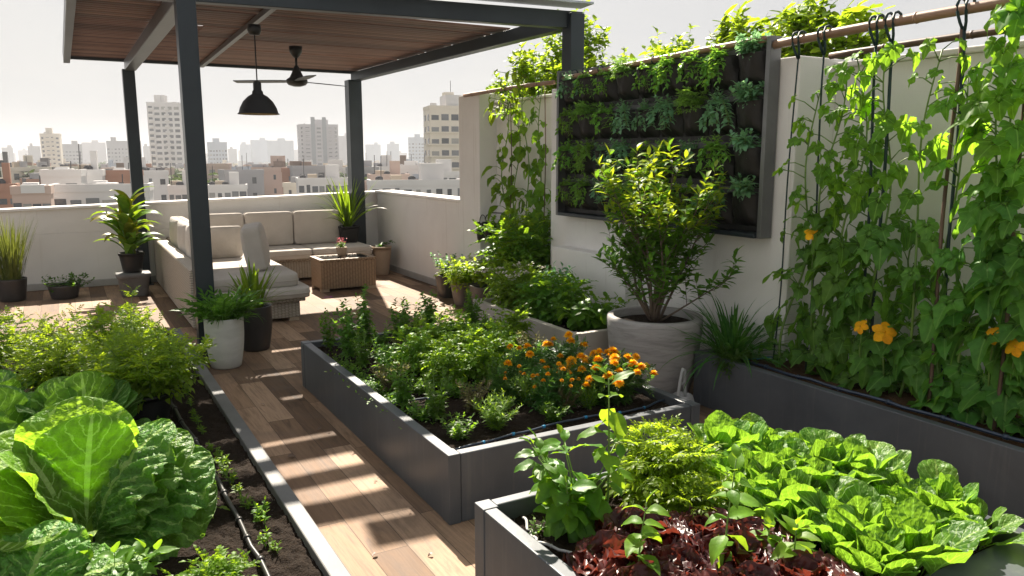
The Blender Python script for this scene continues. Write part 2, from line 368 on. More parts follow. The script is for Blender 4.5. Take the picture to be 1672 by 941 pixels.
def slat_mat():
    m,nt,out=newmat('brown_slat'); oi=N(nt,'ShaderNodeObjectInfo'); v=objcoord(nt,(.6,9,9))
    n=noise(nt,v,4,6,.65,1.2); r=ramp(nt,[(.25,(.12,.06,.042)),(.55,(.20,.11,.078)),(.8,(.27,.16,.115))]); nt.links.new(n,r.inputs[0])
    c=mixc(nt,math_(nt,'MULTIPLY',oi.outputs['Random'],.85),r.outputs[0],(.055,.028,.02))
    pbr(nt,out,c,.6,0,.3,bump(nt,n,.3,.003)); return m
M['slat']=slat_mat()
def soil_mat(name,a,b):
    m,nt,out=newmat(name); v=objcoord(nt)
    n1=noise(nt,v,55,8,.75); n2=noise(nt,v,6,5,.6)
    r=ramp(nt,[(.3,a),(.58,b),(.78,[x*2.1 for x in b])]); nt.links.new(n1,r.inputs[0])
    c=mixc(nt,math_(nt,'MULTIPLY',n2,.5),r.outputs[0],a)
    vo=N(nt,'ShaderNodeTexVoronoi'); vo.inputs['Scale'].default_value=90; nt.links.new(v,vo.inputs['Vector'])
    nr=bump(nt,n1,1.0,.02); nr=bump(nt,vo.outputs['Distance'],.6,.01,nr)
    pbr(nt,out,c,.95,0,.15,nr); return m
M['soil']=soil_mat('dark_soil',(.012,.008,.0055),(.035,.023,.015))
M['soil_brown']=soil_mat('brown_coir',(.05,.026,.013),(.135,.075,.04))
def bigpot_mat():
    m,nt,out=newmat('brushed_concrete_pot'); v=objcoord(nt,(1,1,7)); 
    n=noise(nt,v,4,7,.65,.8); n2=noise(nt,objcoord(nt,(1,1,5)),16,6,.7)
    r=ramp(nt,[(.25,(.21,.20,.195)),(.5,(.33,.315,.305)),(.8,(.42,.40,.39))]); nt.links.new(n,r.inputs[0])
    r2=ramp(nt,[(.62,(0,0,0)),(.7,(1,1,1))]); nt.links.new(n2,r2.inputs[0])
    c=mixc(nt,math_(nt,'MULTIPLY',r2.outputs[0],.35),r.outputs[0],(.1,.09,.085))
    pbr(nt,out,c,.75,0,.25,bump(nt,n2,.5,.006)); return m
M['bigpot']=bigpot_mat()

# foliage
L={}
L['chard']=leafmat('lettuce_leaf',(.11,.24,.025),(.17,.32,.04),(.38,.64,.035),.5,.52,.3,'pin',(.48,.62,.22),hue=.04,blister=16)
L['chard_dark']=leafmat('dark_crinkled_leaf',(.07,.19,.035),(.115,.26,.045),(.26,.5,.035),.45,.42,.38,'pin',(.34,.48,.14),hue=.04,blister=22)
L['cabbage']=leafmat('cabbage_leaf',(.08,.2,.05),(.12,.26,.06),(.27,.54,.04),.48,.48,.3,'pin',(.50,.64,.28),hue=.03,blister=9)
L['bush']=leafmat('yellow_green_leaf',(.10,.2,.014),(.18,.28,.022),(.5,.68,.03),.42,.56,.4)
L['herb']=leafmat('herb_leaf',(.055,.14,.022),(.10,.215,.034),(.28,.5,.032),.45,.48,.33)
L['herb_light']=leafmat('light_herb_leaf',(.085,.185,.018),(.15,.28,.028),(.40,.6,.028),.45,.5,.33)
L['herb_grey']=leafmat('reddish_herb_leaf',(.085,.115,.04),(.18,.14,.07),(.30,.32,.08),.5,.42,.3)
L['herb_blue']=leafmat('blue_green_leaf',(.07,.19,.09),(.14,.28,.15),(.20,.44,.15),.45,.42,.4)
L['tomato']=leafmat('tomato_leaf',(.06,.155,.018),(.105,.225,.028),(.32,.54,.025),.42,.48,.38)
L['tomato_dark']=leafmat('dark_leaf',(.03,.085,.014),(.06,.135,.02),(.16,.32,.02),.4,.42,.4)
L['cuc']=leafmat('cucumber_leaf',(.075,.20,.026),(.125,.275,.036),(.38,.69,.035),.48,.56,.33,'palm',(.26,.38,.10),hue=.05)
L['cuc_shade']=leafmat('shaded_cucumber_leaf',(.06,.175,.03),(.105,.24,.04),(.28,.56,.034),.46,.44,.33,'palm',(.19,.31,.08),hue=.05)  # wall shade on lower and back vine leaves is put into the colour
L['shrub']=leafmat('shrub_leaf',(.05,.13,.015),(.09,.185,.022),(.2,.40,.022),.48,.42,.3)
L['shrub_new']=leafmat('young_shrub_leaf',(.15,.25,.016),(.26,.34,.022),(.48,.58,.025),.55,.5,.25)
L['blade']=leafmat('blade_leaf',(.06,.14,.018),(.12,.22,.025),(.30,.45,.02),.36,.45,.45)
L['blade_dark']=leafmat('dark_blade_leaf',(.03,.10,.02),(.06,.15,.03),(.15,.34,.03),.38,.38,.4)
L['blade_yellow']=leafmat('yellow_striped_leaf',(.10,.17,.015),(.38,.34,.02),(.42,.45,.02),.36,.45,.45)
L['reed']=leafmat('reed',(.07,.11,.025),(.16,.17,.05),(.22,.26,.04),.5,.35,.3)
L['fern']=leafmat('fern_leaf',(.045,.14,.02),(.085,.21,.03),(.18,.40,.03),.42,.42,.35)
L['spinach']=leafmat('spinach_leaf',(.065,.175,.025),(.12,.25,.035),(.27,.50,.03),.42,.48,.35,'pin',(.34,.50,.14),hue=.03,blister=10)
L['red']=leafmat('red_lettuce_leaf',(.05,.011,.015),(.09,.021,.02),(.25,.045,.026),.32,.36,.6,hue=.02)
L['marigold']=leafmat('marigold_leaf',(.035,.10,.02),(.065,.16,.03),(.15,.33,.03),.45,.42,.35)
L['pocket']=leafmat('pocket_leaf',(.12,.31,.05),(.22,.42,.08),(.36,.62,.06),.45,.42,.35)
L['pocket_blue']=leafmat('pocket_blue_leaf',(.13,.32,.17),(.24,.44,.27),(.3,.56,.24),.45,.42,.35)
L['petal']=leafmat('orange_petal',(.92,.44,.008),(.95,.58,.016),(.95,.52,.015),.5,.42,.25,hue=.03)
L['petal_yellow']=leafmat('yellow_orange_petal',(.85,.38,.008),(.90,.48,.012),(.85,.42,.01),.6,.25,.25,hue=.02)
L['petal_pink']=leafmat('pink_petal',(.45,.10,.16),(.6,.2,.25),(.5,.15,.2),.5,.3,.25)
L['petal_purple']=leafmat('purple_petal',(.25,.03,.22),(.4,.07,.33),(.4,.07,.3),.5,.3,.25)
L['petal_white']=leafmat('white_petal',(.6,.52,.5),(.75,.68,.66),(.6,.55,.5),.6,.3,.25)
L['tree']=leafmat('tree_leaf',(.08,.17,.014),(.15,.24,.022),(.42,.58,.025),.4,.5,.4)
L['farleaf']=leafmat('far_tree_leaf',(.025,.065,.015),(.05,.10,.022),(.08,.12,.02),.7,.3,.2)
SUN,SUN_EL,SUN_AZ,SKY,SKY_SAT,SKY_G,EXPO,HAZE=3.35,42,15,.121,.28,.13,2.2,.00036
HZC=(.80,.82,.88,1)
# ------------------------------------------------------------------ leaves
def gridq(a,b):
    i=np.arange(a)[:,None]; j=np.arange(b)[None,:]
    return np.stack([i*(b+1)+j,i*(b+1)+j+1,(i+1)*(b+1)+j+1,(i+1)*(b+1)+j],-1).reshape(-1,4)
class T_:
    def __init__(s,V,Q,T,uv): s.V=np.asarray(V,float); s.Q=Q; s.T=T; s.uv=uv
def w_ovate(t,W,p=.65): return np.maximum(.5*W*np.sin(PI*np.clip(t,0,1)**p),.006)
def w_lance(t,W): return np.maximum(.5*W*np.sin(PI*t**.8)**1.3,.006)
def w_obov(t,W,pet=.3):
    q=np.clip((t-pet)/(1-pet),0,1); return .5*W*np.where(t<pet,.06,np.maximum(.06,np.sin(PI*q**1.0*.97+.05)**.62))
def w_round(t,W,pet=.12):
    q=np.clip((t-pet)/(1-pet),0,1); return .5*W*np.where(t<pet,.08,np.maximum(.08,(1-np.abs(2*q-1.0)**2.3)**.6))
def leafgrid(nl,nw,wf,fold=.25,curl=.5,ruf=0,rufn=5,seed=0,bl=0,tooth=0,quilt=0):
    rng=np.random.RandomState(seed)
    t=np.linspace(0,1,nl+1); s=np.linspace(-1,1,nw+1)
    w=wf(t); Tt,S=np.meshgrid(t,s,indexing='ij'); Wd=w[:,None]*np.ones_like(S)
    if tooth: Wd=Wd*(1+tooth*(np.abs(S)>.9)*((np.arange(nl+1)%2)*2-1)[:,None])
    x=S*Wd; 
    c=curl if abs(curl)>1e-3 else 1e-3
    y=np.sin(c*Tt)/c; z=-(1-np.cos(c*Tt))/c
    ph=rng.uniform(0,6,4)
    h=fold*np.abs(x)-.25*fold*x*x/ max(w.max(),1e-3)
    if ruf: h=h+ruf*np.abs(S)**1.7*(np.sin(rufn*2*PI*Tt+ph[0]*np.sign(S))+.5*np.sin(rufn*4.3*Tt*PI+ph[1]+S))*np.minimum(1,Wd/ w.max()+.2)
    if quilt: h=h+quilt*(np.abs(np.cos(PI*(Tt*7.5-2.75*np.abs(S)+.15*np.sin(9*Tt+ph[2]))))-.5)*np.minimum(1,Wd/w.max())*np.minimum(1,np.abs(S)*6)
    if bl: h=h+bl*(np.sin(x*38+ph[2]+Tt*9)*np.sin(Tt*30+ph[3]))*np.minimum(1,Wd/w.max())
    ny=np.sin(c*Tt); nz=np.cos(c*Tt)
    V=np.stack([x,y+h*ny,z+h*nz],-1).reshape(-1,3)
    return T_(V,gridq(nl,nw),None,np.stack([S*.5+.5,Tt],-1).reshape(-1,2))
def lobed(lobes=5,depth=.22,nr=4,nth=40,cup=.25,wave=.05,seed=0,teeth=.035,pet=.0,notch=.16):
    """heart-shaped lobed leaf; petiole joins at the origin, tip along +Y, radius about .5"""
    rng=np.random.RandomState(seed)
    th=np.linspace(-PI+notch,PI-notch,nth+1)      # 0 = tip
    base=.5*(1-.10*np.abs(np.sin(th)))*(.80+.20*np.cos(th))
    lob=1-depth*(.5-.5*np.cos(lobes*th*PI/(PI-notch*.2)))*np.exp(-((np.abs(th)-PI*.2)/2.6)**2)
    tt=1+teeth*np.where(np.arange(nth+1)%2==0,1,-1)
    R=base*lob*tt*(1+.08*rng.uniform(-1,1,nth+1))
    R=R*(1+.22*np.exp(-(th/.35)**2))
    rr=np.linspace(0,1,nr+1)[1:]
    Tn,Rn=np.meshgrid(th,rr)
    rad=R[None,:]*Rn
    x=rad*np.sin(Tn); y=rad*np.cos(Tn)
    ph=rng.uniform(0,6)
    z=-cup*rad**2*1.6 + wave*Rn**2*np.sin(5*Tn+ph)+.03*np.abs(np.sin(2.5*Tn))*Rn - .10*np.maximum(y,0)**2*2
    V=np.vstack([[0,0,0],np.stack([x,y,z],-1).reshape(-1,3)])
    n=nth+1
    Q=gridq(nr-1,nth)+1 if nr>1 else None
    Tt=[(0,1+j+1,1+j) for j in range(nth)]
    Q=Q[:,::-1] if Q is not None else None
    uv=np.vstack([[.5,0],np.stack([(Tn+PI)/(2*PI),Rn],-1).reshape(-1,2)])
    return T_(V,Q,np.array(Tt),uv)
def dirs(yaw,pitch,roll=0):
    cp=math.cos(pitch); d=np.array([math.cos(yaw)*cp,math.sin(yaw)*cp,math.sin(pitch)])
    r=np.array([math.sin(yaw),-math.cos(yaw),0]); n=np.cross(r,d)
    c,s=math.cos(roll),math.sin(roll)
    return r*c+n*s, d, n*c-r*s
def put(mb,T,o,yaw,pitch,roll,s,sw=1.0):
    r,d,n=dirs(yaw,pitch,roll)
    V=np.asarray(o)+s*(T.V[:,0:1]*sw*r+T.V[:,1:2]*d+T.V[:,2:3]*n)
    mb.add(V,T.Q,T.T,T.uv)
def compose(items,stem=None):
    mb=MB()
    for T,o,yaw,pitch,roll,s in items: put(mb,T,o,yaw,pitch,roll,s)
    if stem: tube(mb,stem,[.016]*(len(stem)-1)+[.006],4,False)
    V=np.concatenate(mb.V); Q=np.concatenate(mb.Q) if mb.Q else None; Tt=np.concatenate(mb.T) if mb.T else None
    return T_(V,Q,Tt,np.concatenate(mb.UV))
def pinnate(leaf,ts,size,droop=.25,ang=1.05,term=True,wob=0,seed=0):
    rng=random.Random(seed); P=lambda t:(0,t,-droop*t*t)
    it=[]
    for k,t in enumerate(ts):
        sz=size*(1-.35*abs(t-.55))
        for sg in (-1,1):
            it.append((leaf,P(t),PI/2-sg*(ang+rng.uniform(-.15,.15)),rng.uniform(-.35,.1),rng.uniform(-.3,.3),sz*rng.uniform(.85,1.1)))
    if term: it.append((leaf,P(1),PI/2+rng.uniform(-.1,.1),-.3-droop*.5,0,size*1.1))
    return compose(it,[P(0),P(.35),P(.7),P(1.0)])
R_=random.Random
small=[leafgrid(3,2,lambda t:w_ovate(t,.5),.35,c,seed=i) for i,c in enumerate((.4,.9))]
ovate=[leafgrid(6,4,lambda t:w_ovate(t,.52,.7),.3,c,.02,2,seed=i) for i,c in enumerate((.5,.9,1.3))]
ovate_pet=[leafgrid(9,6,lambda t:w_obov(t,.55,.22)*np.where(t>.22,np.clip(1.25-t*.55,.2,1.2),1),.25,c,.03,2,seed=i) for i,c in enumerate((.5,.9,1.2))]
lance=[leafgrid(4,2,lambda t:w_lance(t,.33),.3,c,seed=i) for i,c in enumerate((.3,.8))]
needle=[leafgrid(2,1,lambda t:w_lance(t,.2),0,.5)]
toothed=leafgrid(6,4,lambda t:w_ovate(t,.62,.6),.25,.6,.02,2,tooth=.22)
tomleaf=[pinnate(toothed,(.32,.58,.82),.36,d,seed=i) for i,d in enumerate((.25,.5))]
bushleaf=[pinnate(small[0],(.35,.6,.85),.38,d,seed=i) for i,d in enumerate((.15,.4))]
feather=[pinnate(lance[0],(.2,.34,.48,.62,.76,.9),.34,d,1.0,seed=i) for i,d in enumerate((.2,.5))]
tworaw=pinnate(small[0],(.3,.55,.8),.42,.2,.9,seed=5)
parsley=[compose([(tworaw,(0,.45,0),PI/2+.75,-.1,.2,.5),(tworaw,(0,.45,0),PI/2-.75,-.1,-.2,.5),(tworaw,(0,.5,0),PI/2,-.2,0,.55)],[(0,0,0),(0,.25,.02),(0,.5,0)])]
cucs=[lobed(5,.2,4,40,.25,.05,s) for s in (1,2,3)]+[lobed(3,.26,4,40,.35,.06,7)]
palm=[lobed(5,.55,3,30,.3,.04,s,.05) for s in (4,5)]
petal=leafgrid(3,2,lambda t:w_obov(t,.62,.1),.1,.5,.02,1)

def stemplant(rng,n,h,spread,Ts,ls,nl,start=.2,pit=(5,45),bend=1.4,sr=.003,taper=.45,upright=.0,toppitch=55,lay=2,S=None,Lm=None,base=(0,0,0),baser=.02,toph=.25,yaw0=None):
    S=S or MB(); Lm=Lm or MB()
    for i in range(n):
        yaw=rng.uniform(0,2*PI) if yaw0 is None else yaw0+rng.uniform(-.5,.5); f=math.sqrt(rng.random()) if n>1 else rng.random()*.3
        r=spread*f; hh=h*rng.uniform(.78,1.05)*(1-toph*f*f)
        b=np.array(base)+np.array([math.cos(yaw),math.sin(yaw),0])*baser*rng.random()
        tt=np.linspace(0,1,6); jit=np.array([rng.uniform(-1,1),rng.uniform(-1,1)])*.04*h
        P=np.stack([b[0]+math.cos(yaw)*r*tt**bend+jit[0]*np.sin(tt*4),b[1]+math.sin(yaw)*r*tt**bend+jit[1]*np.sin(tt*4),b[2]+hh*tt],-1)
        tube(S,P,np.linspace(sr,sr*.4,6),4)
        a=rng.uniform(0,6)
        for k in range(nl):
            t=start+(1-start)*(k+rng.random()*.5)/nl; t=min(t,1)
            p=np.array([np.interp(t,tt,P[:,c]) for c in range(3)])
            for q in range(lay):
                ya=a+k*2.4+q*2*PI/lay+rng.uniform(-.3,.3)
                pi=RAD(rng.uniform(*pit)); 
                if t>.85: pi=pi*.4+RAD(toppitch)*.6
                put(Lm,rng.choice(Ts),p,ya,pi,rng.uniform(-.5,.5),ls*(1-taper*t)*rng.uniform(.75,1.2))
        put(Lm,rng.choice(Ts),P[-1],a,RAD(70),0,ls*(1-taper)*.8)
    return S,Lm
def shrub(rng,n,h,spread,Ts,ls,twigs=5,lv=14,twl=.25,new=.6,sr=.009,bare=.3,S=None,A=None,Bm=None,up=.5,bend=1.2,flat=0):
    S=S or MB(); A=A or MB(); Bm=Bm or MB()
    for i in range(n):
        yaw=2*PI*i/n+rng.uniform(-.4,.4); f=math.sqrt((i+.5)/n)*rng.uniform(.7,1.05); r=spread*f
        hh=h*rng.uniform(.8,1.05)*(1-.3*f*f); tt=np.linspace(0,1,8)
        wb=rng.uniform(-.06,.06)*h
        P=np.stack([math.cos(yaw)*(.03+r*tt**bend)+wb*np.sin(tt*5),math.sin(yaw)*(.03+r*tt**bend)*(1-flat)-wb*np.sin(tt*4),hh*tt],-1)
        tube(S,P,np.linspace(sr,sr*.3,8),5)
        for k in range(twigs+1):
            t=bare+(1-bare)*(k+rng.random()*.6)/twigs if k<twigs else 1.0
            t=min(1,t); p=np.array([np.interp(t,tt,P[:,c]) for c in range(3)])
            ya=rng.uniform(0,2*PI) if rng.random()<.5 else yaw+rng.uniform(-1.2,1.2)
            pc=RAD(rng.uniform(10,50)) if k<twigs else RAD(70); ln=twl*rng.uniform(.6,1.15)*(1-.3*t)
            _,d,_n=dirs(ya,pc); q=np.linspace(0,1,5)[:,None]
            Q=p+d*ln*q+np.array([0,0,1])*up*ln*q*q
            tube(S,Q,np.linspace(sr*.35,sr*.12,5),4)
            for m in range(lv):
                u=.15+.85*m/lv; pp=p+d*ln*u+np.array([0,0,1])*up*ln*u*u
                tgt=Bm if (pp[2]>h*new and u>.35 and rng.random()<.75) else A
                put(tgt,rng.choice(Ts),pp,m*2.4+rng.uniform(-.4,.4),RAD(rng.uniform(0,45)+30*(u>.8)),rng.uniform(-.5,.5),ls*rng.uniform(.7,1.2))
    return S,A,Bm
def blade(mb,base,yaw,pitch,ln,w,droop,seg=7,fold=.25,tw=0):
    t=np.linspace(0,1,seg+1); a=pitch-droop*t**1.3*1.0; dt=ln/seg
    rr=np.concatenate([[0],np.cumsum(np.cos(a[:-1])*dt)]); zz=np.concatenate([[0],np.cumsum(np.sin(a[:-1])*dt)])
    d=np.array([math.cos(yaw),math.sin(yaw),0]); r=np.array([math.sin(yaw),-math.cos(yaw),0])
    r=r*math.cos(tw)+np.array([0,0,math.sin(tw)])
    w_=w*.5*np.maximum(.04,np.sin(PI*np.clip(t*.86+.14,0,1))**.7)
    C_=np.asarray(base)+d*rr[:,None]+np.array([0,0,1.])*zz[:,None]
    nrm=np.stack([-np.sin(a)*d[0],-np.sin(a)*d[1],np.cos(a)],-1)
    V=np.stack([C_-r*w_[:,None]+nrm*w_[:,None]*fold,C_,C_+r*w_[:,None]+nrm*w_[:,None]*fold],1)
    uv=np.stack([np.tile([0,.5,1],(seg+1,1)),np.repeat(t[:,None],3,1)],-1)
    mb.add(V.reshape(-1,3),gridq(seg,2),None,uv.reshape(-1,2))
def tuft(rng,n,ln,w,pitch=(55,88),droop=(.3,1.2),rad=.04,seg=7,base=(0,0,0),mb=None,fold=.25):
    mb=mb or MB()
    for i in range(n):
        ya=rng.uniform(0,2*PI); r=rad*math.sqrt(rng.random())
        blade(mb,(base[0]+math.cos(ya)*r,base[1]+math.sin(ya)*r,base[2]),ya+rng.uniform(-.5,.5),RAD(rng.uniform(*pitch)),ln*rng.uniform(.6,1.05),w*rng.uniform(.7,1.2),rng.uniform(*droop),seg,fold,rng.uniform(-.4,.4))
    return mb
def rosette(rng,T_list,n,size,pin=(20,80),mb=None,base=(0,0,0),r0=.02,yaws=None):
    mb=mb or MB()
    for i in range(n):
        f=i/(n-1) if n>1 else 0; ya=i*2.4+rng.uniform(-.3,.3)
        p=RAD(pin[0]+(pin[1]-pin[0])*f+rng.uniform(-8,8))
        put(mb,rng.choice(T_list),np.array(base)+np.array([math.cos(ya)*r0*(1-f),math.sin(ya)*r0*(1-f),.01]),ya,p,rng.uniform(-.25,.25),size*rng.uniform(.8,1.1)*(1-.25*f))
    return mb
def pompom(rng,r,n=46):
    mb=MB()
    for i in range(n):
        f=(i+.5)/n; pit=math.asin(min(1,f))*.95; ya=i*2.39996
        put(mb,petal,(0,0,r*.25*f),ya,pit+.05,rng.uniform(-.3,.3),r*(1.02-.3*f))
    return mb
def flower5(rng,r,n=5,cup=.35):
    mb=MB()
    for i in range(n):
        put(mb,petal_big,(0,0,0),2*PI*i/n+rng.uniform(-.08,.08),cup,rng.uniform(-.2,.2),r,1.05)
    lathe(mb,[(0,r*.22),(r*.07,r*.2),(r*.09,r*.08),(r*.06,0)],8)
    return mb
petal_big=leafgrid(5,4,lambda t:w_obov(t,.75,.12),.12,.7,.05,1.5,3)
def soilgrid(x0,x1,y0,y1,z,amp=.018,res=.02,seed=0,skip=None):
    nx=max(4,int((x1-x0)/res)); ny=max(4,int((y1-y0)/res)); rng=np.random.RandomState(seed)
    X,Y=np.meshgrid(np.linspace(x0,x1,nx+1),np.linspace(y0,y1,ny+1),indexing='ij')
    Z=rng.uniform(-1,1,X.shape)
    for _ in range(1): Z=(Z+np.roll(Z,1,0)+np.roll(Z,1,1)+np.roll(Z,(1,1),(0,1)))/2.4
    Z=Z*.75+.35*np.sin(X*13+seed+2*np.sin(Y*7))*np.sin(Y*11+seed*2+np.sin(X*9))
    mb=MB(); mb.add(np.stack([X,Y,z+amp*Z],-1).reshape(-1,3),gridq(nx,ny)[:,::-1]); return mb
ORD=['first','second','third','fourth','fifth','sixth','seventh','eighth','ninth','tenth','eleventh','twelfth','thirteenth','fourteenth','fifteenth','sixteenth','seventeenth','eighteenth','nineteenth','twentieth']
# ================================================================== THE SETTING
WALLX=4.05
struct('floor',B(-7,5.6,-3,11.45,-24,0),M['floor'])
def ground_mat(name,a,b):
    m,nt,out=newmat(name); v=objcoord(nt); n=noise(nt,v,.02,8,.7); r=ramp(nt,[(.35,a),(.65,b)]); nt.links.new(n,r.inputs[0]); pbr(nt,out,r.outputs[0],.95,0,.1); return m
g=MB(); g.add([(-9000,-3000,-25),(9000,-3000,-25),(9000,11000,-25),(-9000,11000,-25)],[(0,1,2,3)])
struct('ground',g,ground_mat('city_ground',(.16,.15,.14),(.09,.11,.08)))

def wallthing(name,label,boxes,cat='wall',cap=None,mat='plaster'):
    t=thing(name,label,cat,(boxes[0][1][0],boxes[0][1][2],0)); ox,oy=boxes[0][1][0],boxes[0][1][2]; wb=None
    for nm,b in boxes:
        _w=part(nm,B(b[0]-ox,b[1]-ox,b[2]-oy,b[3]-oy,b[4],b[5]),M['plaster_cap'] if nm in('coping','sill') else M['skirting'] if nm=='skirting' else M[mat],wb if nm in('coping','skirting') and wb else t,False,.008)
        if nm=='wall_body': wb=_w
    return t
wallthing('parapet_wall','low white plaster parapet running along the far edge behind the sofa',[('wall_body',(-7,4.30,11.2,11.40,0,.70)),('skirting',(-7,4.03,11.185,11.2,0,.09))])
_pw=bpy.data.objects['parapet_wall']; _h=lambda x:1.10-.115*max(0,(4.0-x)/4.7)
part('upper_wall',beam(MB(),(0,.10,.70),(11.30,.10,.70),.20,_h(-7)-.70,_h(4.3)-.70),M['plaster'],_pw,False)
part('coping',beam(MB(),(-.02,.10,_h(-7)+.001),(11.32,.10,_h(4.3)+.001),.26,.035,.035),M['plaster_cap'],_pw,False,.008)
wallthing('parapet_wall','low white plaster parapet on the right of the patio with a dirt streak',[('wall_body',(WALLX,4.30,8.30,11.165,0,1.11)),('coping',(4.02,4.32,8.28,11.165,1.112,1.147)),('skirting',(4.035,WALLX,8.45,11.16,0,.09))])
wallthing('garden_wall','tall white plaster wall with pilasters behind the climbing vine and the pocket planter',[
    ('pilaster',(WALLX-.02,4.46,7.78,8.30,0,2.33)),('wall_body',(4.24,4.46,6.26,7.78,0,2.22)),('wall_body',(4.0,4.46,3.42,6.26,0,2.26)),('ledge',(3.86,4.0,4.92,6.02,0,.83)),('coping',(4.20,4.48,6.262,7.778,2.222,2.25))])
wallthing('trellis_wall','tall white plaster wall behind the climbing cucumber vines',[('wall_body',(4.34,4.52,-2.5,3.42,0,2.2)),('coping',(4.31,4.55,-2.5,3.42,2.2,2.235))])

# ================================================================== PERGOLA
t=thing('pergola','dark steel pergola with brown slatted louvre roof over the seating corner','pergola',(.91,6.6,0))
ox,oy=.91,6.6
def pp(name,mb,mat='metal',bv=.006,label=None):
    for a in mb.V: a[:,0]-=ox; a[:,1]-=oy
    return part(name,mb,M[mat],t,False,bv,label)
FL=(.91,6.6); FR=(4.16,6.2); RL=(.81,11.05); RR=(3.69,11.02)
zF,zR=2.80,2.69
def zbot(y): return zR+(y-11.05)/(6.4-11.05)*(zF-zR)
for (x,y),w,z0 in ((FL,.14,0),(RL,.14,0),(RR,.19,0)): _p=pp('post',B(x-w/2,x+w/2,y-w/2,y+w/2,z0,zbot(y)+.02)); _b=pp('base_plate',B(x-w/2-.03,x+w/2+.03,y-w/2-.03,y+w/2+.03,0,.012)); _b.parent=_p
pp('post',B(4.10,4.25,6.1,6.25,2.262,zF+.13))

pp('front_beam',beam(MB(),(.14,6.69,zF+.002),(4.26,6.19,zF+.002),.10,.15,.15))
pp('rear_beam',beam(MB(),(.14,11.10,zR+.115),(3.78,11.08,zR+.115),.06,.09,.09))
pp('side_beam',beam(MB(),(.905,6.68,zbot(6.68)),(.83,10.97,zbot(10.97)),.13,.13,.12),'steel')
pp('side_beam',beam(MB(),(4.15,6.26,zF),(3.70,10.97,zbot(10.97)),.12,.125,.115))
pp('rafter',beam(MB(),(1.66,6.6,zbot(6.6)+.085),(1.67,11.0,zbot(11)+.085),.05,.05,.05),'steel',.003)
pp('edge_board',beam(MB(),(.17,6.72,zbot(6.7)+.06),(.15,11.06,zbot(11)+.06),.07,.13,.13),'steel',.004)
pp('flashing',beam(MB(),(1.9,6.30,zF+.175),(4.22,6.02,zF+.175),.25,.02,.02),'metal_edge',.003)
slat_y=[q for q in [6.56+.09*i for i in range(51)] if not(6.70<q<6.92 or 7.05<q<7.20)]  # gaps left out of view behind the front beam, for light bands below
thin_slats=(7.55,8.36,8.99,9.71)      # slats shaped narrower to throw bars of light on the deck
for y in slat_y:
    f=(y-6.4)/(11.05-6.4); xr=4.20+(3.75-4.20)*f; z=zbot(y)+.150; xl=1.0 if y<6.72 else .20
    xm=1.0 if y<6.72 else 1.32 if y>8.4 else .86
    b=-.041+.036 if any(abs(y-s)<.045 for s in thin_slats) else .041
    mb=B(xm,xr,y-.041,y+b,z,z+.020)
    if y>6.72: box(mb,.20,xm,y-(.018 if y>8.4 else .036),y+(.018 if y>8.4 else .036),z,z+.012)  # left slats shaped narrower to let more sun onto the bushes
    pp('slat',mb,'slat',.002)

# pendant lamp and ceiling fan
t2=thing('pendant_lamp','black dome pendant lamp hanging on a thin cord from the pergola roof','lamp',(1.585,7.4,0))
zc=2.80
part('canopy',lathe(MB(),[(0,zc),(.055,zc),(.06,zc-.05),(.045,zc-.085),(.012,zc-.09),(0,zc-.09)],20),M['pot_black'],t2)
part('cord',tube(MB(),[(0,0,zc-.09),(0,0,2.30)],.006,6),M['pot_black'],t2)
_ls=part('lamp_shade',lathe(MB(),[(.012,2.315),(.03,2.31),(.036,2.29),(.036,2.235),(.046,2.225),(.05,2.20),(.085,2.18),(.13,2.135),(.16,2.08),(.172,2.035),(.182,2.03),(.182,2.022),(.170,2.024)],40),M['pot_black'],t2)
part('lining',lathe(MB(),[(.170,2.026),(.155,2.08),(.125,2.13),(.08,2.17),(.02,2.18)],40),M['shade_in'],_ls)
part('bulb',lathe(MB(),[(0,2.025),(.03,2.04),(.036,2.07),(.02,2.11),(.012,2.17)],16),M['bulb'],t2)
t3=thing('ceiling_fan','black ceiling fan with long thin blades under the pergola roof','fan',(2.26,8.6,0))
part('canopy',lathe(MB(),[(0,2.80),(.07,2.80),(.065,2.74),(.04,2.70),(.018,2.68),(0,2.68)],24),M['pot_black'],t3)
part('rod',tube(MB(),[(0,0,2.69),(0,0,2.55)],.013,8),M['pot_black'],t3)
part('motor',lathe(MB(),[(.02,2.60),(.035,2.57),(.05,2.53),(.075,2.48),(.11,2.455),(.112,2.425),(.09,2.40),(.04,2.385),(0,2.385)],32),M['pot_black'],t3)
for k in range(3):
    a=RAD(-33+180+120*k); mb=MB(); n=10
    V=[];
    for i in range(n+1):
        r=.10+.58*i/n; w=.052+.012*math.sin(PI*i/n); w*= .5 if i==0 else 1
        for s,zz in ((-1,0),(1,.012)):
            V.append((math.cos(a)*r-math.sin(a)*w*s,math.sin(a)*r+math.cos(a)*w*s,2.437+zz*s))
    mb.add(V,gridq(n,1)); V2=[(x,y,z-.008) for x,y,z in V]; mb.add(V2,gridq(n,1)[:,::-1])
    e=[];
    ed=[2*i for i in range(n+1)]+[2*i+1 for i in range(n,-1,-1)]; m_=len(V)
    q=[(ed[i],ed[(i+1)%len(ed)],ed[(i+1)%len(ed)]+m_,ed[i]+m_) for i in range(len(ed))]
    mb2=MB(); mb2.add(V+V2,np.vstack([gridq(n,1),gridq(n,1)[:,::-1]+m_,np.array(q)[:,::-1]]))
    part('blade',mb2,M['pot_black'],t3,False)

